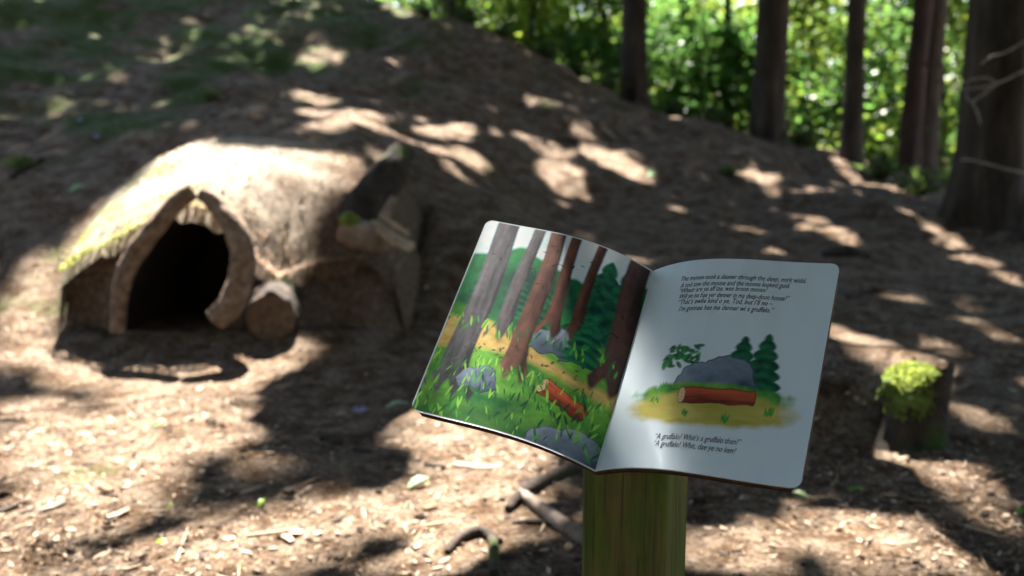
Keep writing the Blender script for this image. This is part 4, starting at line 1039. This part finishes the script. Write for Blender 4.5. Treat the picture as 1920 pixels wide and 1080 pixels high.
# ------------------------------------------------------------------ single things one can pick out on the floor
def flat_leaf(name, label, cat, u, v, size_px, asp, colr, ang, mat=None, group=None, lift=0.012):
    p = ground_px(u, v); L = size_px / FPX * p[1] * 0.5
    nn = 11; V = []
    ca, sa = math.cos(R(ang)), math.sin(R(ang))
    for k in range(nn):
        f = k / (nn - 1); w = L * asp * math.sin(math.pi * f ** 0.8) ** 0.8 + 0.0006
        w *= 1 + 0.22 * math.sin(f * 24)
        for sgn in (-1, 0, 1):
            x = (f - 0.5) * 2 * L; y = sgn * w; z = 0.30 * abs(y) + 0.25 * L * math.sin(f * 3) + lift
            V.append((x * ca - y * sa, x * sa + y * ca, z + (y * sa) * 0.0))
    V = np.array(V)
    # lie along the slope of the floor
    gx_ = (gz(p[0] + 0.1, p[1]) - gz(p[0] - 0.1, p[1])) / 0.2; gy_ = (gz(p[0], p[1] + 0.1) - gz(p[0], p[1] - 0.1)) / 0.2
    V[:, 2] += V[:, 0] * gx_ + V[:, 1] * (gy_ + 0.25)
    V2 = V.copy(); V2[:, 2] -= 0.0012
    q = grid_quads(nn, 3); k = len(V)
    o = obj(name, mesh_np(name, np.vstack([V, V2]), np.vstack([q, q[:, ::-1] + k]), None, np.tile(colr, (2 * k, 1)) * rng.uniform(0.9, 1.1, (2 * k, 1))), mat or M_leaf)
    o.location = p
    return tag(o, label, cat, group)
PG = (0.30, 0.46, 0.27); GR = (0.10, 0.26, 0.03); YG = (0.22, 0.36, 0.03)
flat_leaf('fallen_leaf', 'pale green fallen leaf on the chips left of the post', 'leaf', 785, 914, 48, 0.42, PG, 35)
flat_leaf('fallen_leaf', 'pale oval leaf beside the lower left corner of the book', 'leaf', 745, 767, 46, 0.30, (0.34, 0.44, 0.30), 12)
flat_leaf('fallen_leaf', 'small bright yellow green leaf at the lower middle left', 'leaf', 491, 951, 22, 0.5, YG, 70)
flat_leaf('fallen_leaf', 'bright green leaf beside the round log at the den', 'leaf', 550, 612, 30, 0.5, (0.12, 0.34, 0.06), 80)
flat_leaf('fallen_leaf', 'small green leaf on the sunlit floor below the den', 'leaf', 300, 800, 26, 0.4, (0.16, 0.40, 0.12), 50)
flat_leaf('fallen_leaf', 'small green leaf near the bottom edge left of centre', 'leaf', 303, 1026, 20, 0.5, YG, 20)
flat_leaf('fallen_leaf', 'tiny yellow green leaf right of the bright patch at lower left', 'leaf', 320, 957, 13, 0.5, YG, 60)
flat_leaf('fallen_leaf', 'pale leaf on the bank left of the den', 'leaf', 145, 358, 28, 0.45, PG, 20)
flat_leaf('fallen_leaf', 'pale leaf on the floor below the lower right corner of the book', 'leaf', 1500, 936, 32, 0.4, (0.32, 0.40, 0.22), 150)
flat_leaf('fallen_leaf', 'narrow green leaf right of the book below its corner', 'leaf', 1606, 926, 32, 0.2, (0.16, 0.34, 0.06), 5)
flat_leaf('fallen_leaf', 'pale green leaf at the foot of the sunlit streak right of centre', 'leaf', 1222, 331, 22, 0.5, PG, 30)
flat_leaf('fallen_leaf', 'bluish green leaf at the right shoulder of the den', 'leaf', 752, 392, 18, 0.5, (0.20, 0.34, 0.28), 10)
flat_leaf('fallen_leaf', 'green leaf at the right edge below the stump', 'leaf', 1912, 968, 22, 0.5, (0.14, 0.30, 0.06), 60)
LIL = (0.36, 0.33, 0.58)
def flower(label, u, v, size_px):
    p = ground_px(u, v); root = empty('fallen_flower', p, label, 'flower', None)
    L = size_px / FPX * p[1] * 0.5
    for k in range(6):
        a = k * 1.047 + 0.3; d = np.array([math.cos(a), math.sin(a), 0.35]); s = np.array([-math.sin(a), math.cos(a), 0])
        V = np.array([p + np.array([0, 0, .012]) + d * L * f + s * L * w * sg + np.array([0, 0, 0.002 * abs(sg)]) for f, w in ((0.05, 0.04), (0.5, 0.24), (0.8, 0.2), (1.0, 0.02)) for sg in (-1, 1)])
        put('petal', V, M_leaf, root, quads=grid_quads(4, 2), colr=np.tile(LIL, (8, 1)))
flower('pale lilac fallen flower in the shade left of the book', 676, 781, 36)
flower('tiny lilac fallen flower on the shaded bank above the den', 181, 262, 18)
flower('tiny lilac fallen flower at the far left above the den', 150, 230, 16)
def chip(label, u, v, len_px, wid_px, ang, mat, name='wood_chip', cat='wood chip', seed=1, thick=0.008):
    p = ground_px(u, v); s = p[1] / FPX; a = R(ang)
    # slope the piece in the picture as well as along the ground
    d = np.array([math.cos(a), math.sin(a) * 1.8, 0.0]) * len_px * s * 0.5
    A = p - d; B = p + d
    A[2] = gz(A[0], A[1]) + thick * 0.8; B[2] = gz(B[0], B[1]) + thick * 0.8
    return slab(name, label, cat, A, B, wid_px * s, thick, mat, up=(0, -0.2, 1), seed=seed)
chip('long pale wood chip below the left page of the book', 887, 877, 76, 16, -14, M_wood_pale, seed=3)
chip('dark wood chip left of the long pale chip', 815, 878, 44, 12, -20, M_wood_dark, seed=4)
chip('pale chip with a dark underside below the pale leaf', 808, 957, 32, 14, 12, M_wood_cut, seed=5)
chip('dark bark piece on the edge of the big sunlit patch', 384, 900, 34, 13, 18, M_wood_dark, 'bark_piece', 'bark', 6)
chip('brown bark piece in the big sunlit patch at lower left', 200, 926, 30, 15, -12, M_wood_cut, 'bark_piece', 'bark', 7, 0.014)
chip('dark bark strip at the left edge near the bottom', 14, 962, 44, 12, 38, M_wood_dark, 'bark_piece', 'bark', 8)
chip('grey bark strip right of the dark strip at lower left', 100, 955, 42, 12, 26, M_wood_old, 'bark_piece', 'bark', 9)
chip('pale splinter of wood at lower left below the brown bark', 222, 970, 36, 13, 30, M_wood_pale, 'wood_chip', 'wood chip', 10)
chip('pale chip beside the small yellow green leaf', 470, 925, 34, 12, 25, M_wood_pale, 'wood_chip', 'wood chip', 11)
chip('pale wood chip near the bottom below the yellow green leaf', 540, 1018, 26, 16, -30, M_wood_pale, 'wood_chip', 'wood chip', 12)
chip('dark hollow piece of bark left of the book in the shade', 622, 838, 46, 22, -5, M_wood_dark, 'bark_piece', 'bark', 13, 0.02)
chip('dark bark piece right of the den in the shade', 680, 850, 40, 12, -8, M_wood_dark, 'bark_piece', 'bark', 14)
chip('small dark cone shaped bark crumb below the den', 396, 797, 18, 12, 0, M_wood_dark, 'bark_piece', 'bark', 15, 0.016)
chip('dark crumb of bark beside the yellow green leaf', 543, 934, 22, 20, 0, M_wood_dark, 'bark_piece', 'bark', 16, 0.022)
def stick(label, pts, rp, mat, seed=1, name='fallen_branch', cat='branch', lift=0.6, rough=0.22):
    P = np.array([ground_px(u, v) for u, v in pts]); rad = np.array([r * p[1] / FPX for r, p in zip(rp, P)])
    P[:, 2] += rad * lift
    Ps = smooth_path(P, 26); rs = np.interp(np.linspace(0, 1, 26), np.linspace(0, 1, len(rad)), rad)
    V, q, t = tube(Ps, rs, 14, rough, seed)
    c0 = Ps[0].copy(); o = obj(name, mesh_np(name, V - c0, q, t), mat); o.location = c0
    return tag(o, label, cat)
stick('dark crooked root behind the post running down to the left', [(1085, 882), (1040, 900), (990, 925), (952, 962)], [11, 13, 13, 8], M_wood_dark, 3)
stick('grey brown fallen branch running behind the post', [(975, 935), (1010, 958), (1050, 990), (1120, 1040)], [11, 13, 15, 14], M_wood_old, 5)
stick('dark curved root at the bottom left of the post', [(838, 1040), (862, 1016), (900, 1004), (938, 1022)], [6, 11, 13, 7], M_wood_dark, 6)
stick('short weathered stick pointing down at the bottom left of the post', [(922, 1010), (926, 1040), (928, 1085)], [10, 10, 11], M_wood_dark, 7)
stick('pale thin twig lying below the yellow green leaf', [(462, 1008), (510, 1005), (560, 998)], [3, 4, 3], M_wood_pale, 8, 'twig', 'twig')
stick('thin straw coloured stem at the bottom left', [(330, 1056), (342, 1022), (352, 990)], [2, 2.2, 1.5], M_wood_pale, 9, 'twig', 'twig')
stick('dark broken branch lying on the slope right behind the book', [(1545, 482), (1590, 477), (1630, 486)], [7, 10, 6], M_wood_dark, 10)
stick('thin dark root along the floor left of the post', [(960, 985), (1000, 984), (1060, 992)], [4, 6, 5], M_wood_dark, 11)
stick('thin twig on the floor right of the post', [(1310, 1010), (1350, 995), (1400, 985)], [2, 2.5, 2], M_wood_old, 12, 'twig', 'twig')
stick('thin dark stick on the slope left of the first conifer', [(1020, 268), (1052, 262), (1090, 270)], [3, 3.5, 2], M_wood_dark, 13, 'twig', 'twig')
stick('pale thin stick on the slope above the book', [(1128, 236), (1140, 250), (1156, 262)], [2, 2.4, 1.6], M_wood_pale, 14, 'twig', 'twig')
stick('dark stick on the bank at the far left', [(20, 335), (52, 318), (80, 300)], [4, 5, 3], M_wood_dark, 15)
stick('dark branch lying on the slope below the broad trunk', [(1590, 560), (1640, 548), (1700, 556)], [4, 5, 3], M_wood_dark, 16)
stick('thin branch on the slope right of the stump', [(1790, 735), (1830, 722), (1880, 730)], [3, 3.6, 2.4], M_wood_old, 17, 'twig', 'twig')
stick('dark twig on the floor below the stump', [(1690, 905), (1730, 915), (1775, 932)], [2.6, 3, 2], M_wood_dark, 18, 'twig', 'twig')
p = ground_px(1066, 1032)
a = np.linspace(0, 6.283, 10, endpoint=False)
V, q, t = tube(np.array([p + [0, 0, 0.0], p + [0, 0, 0.005], p + [0, 0, 0.012], p + [0, 0, 0.018]]), np.array([0.005, 0.010, 0.009, 0.003]), 12, 0.2, 4)
o = obj('mushroom_cap', mesh_np('mushroom_cap', V - p, q, t), noisy('tan_cap', [(0.3, (0.45, 0.26, 0.14)), (0.7, (0.62, 0.42, 0.27))], 40)); o.location = p
tag(o, 'tiny orange tan knob on the floor against the left side of the post', 'mushroom')
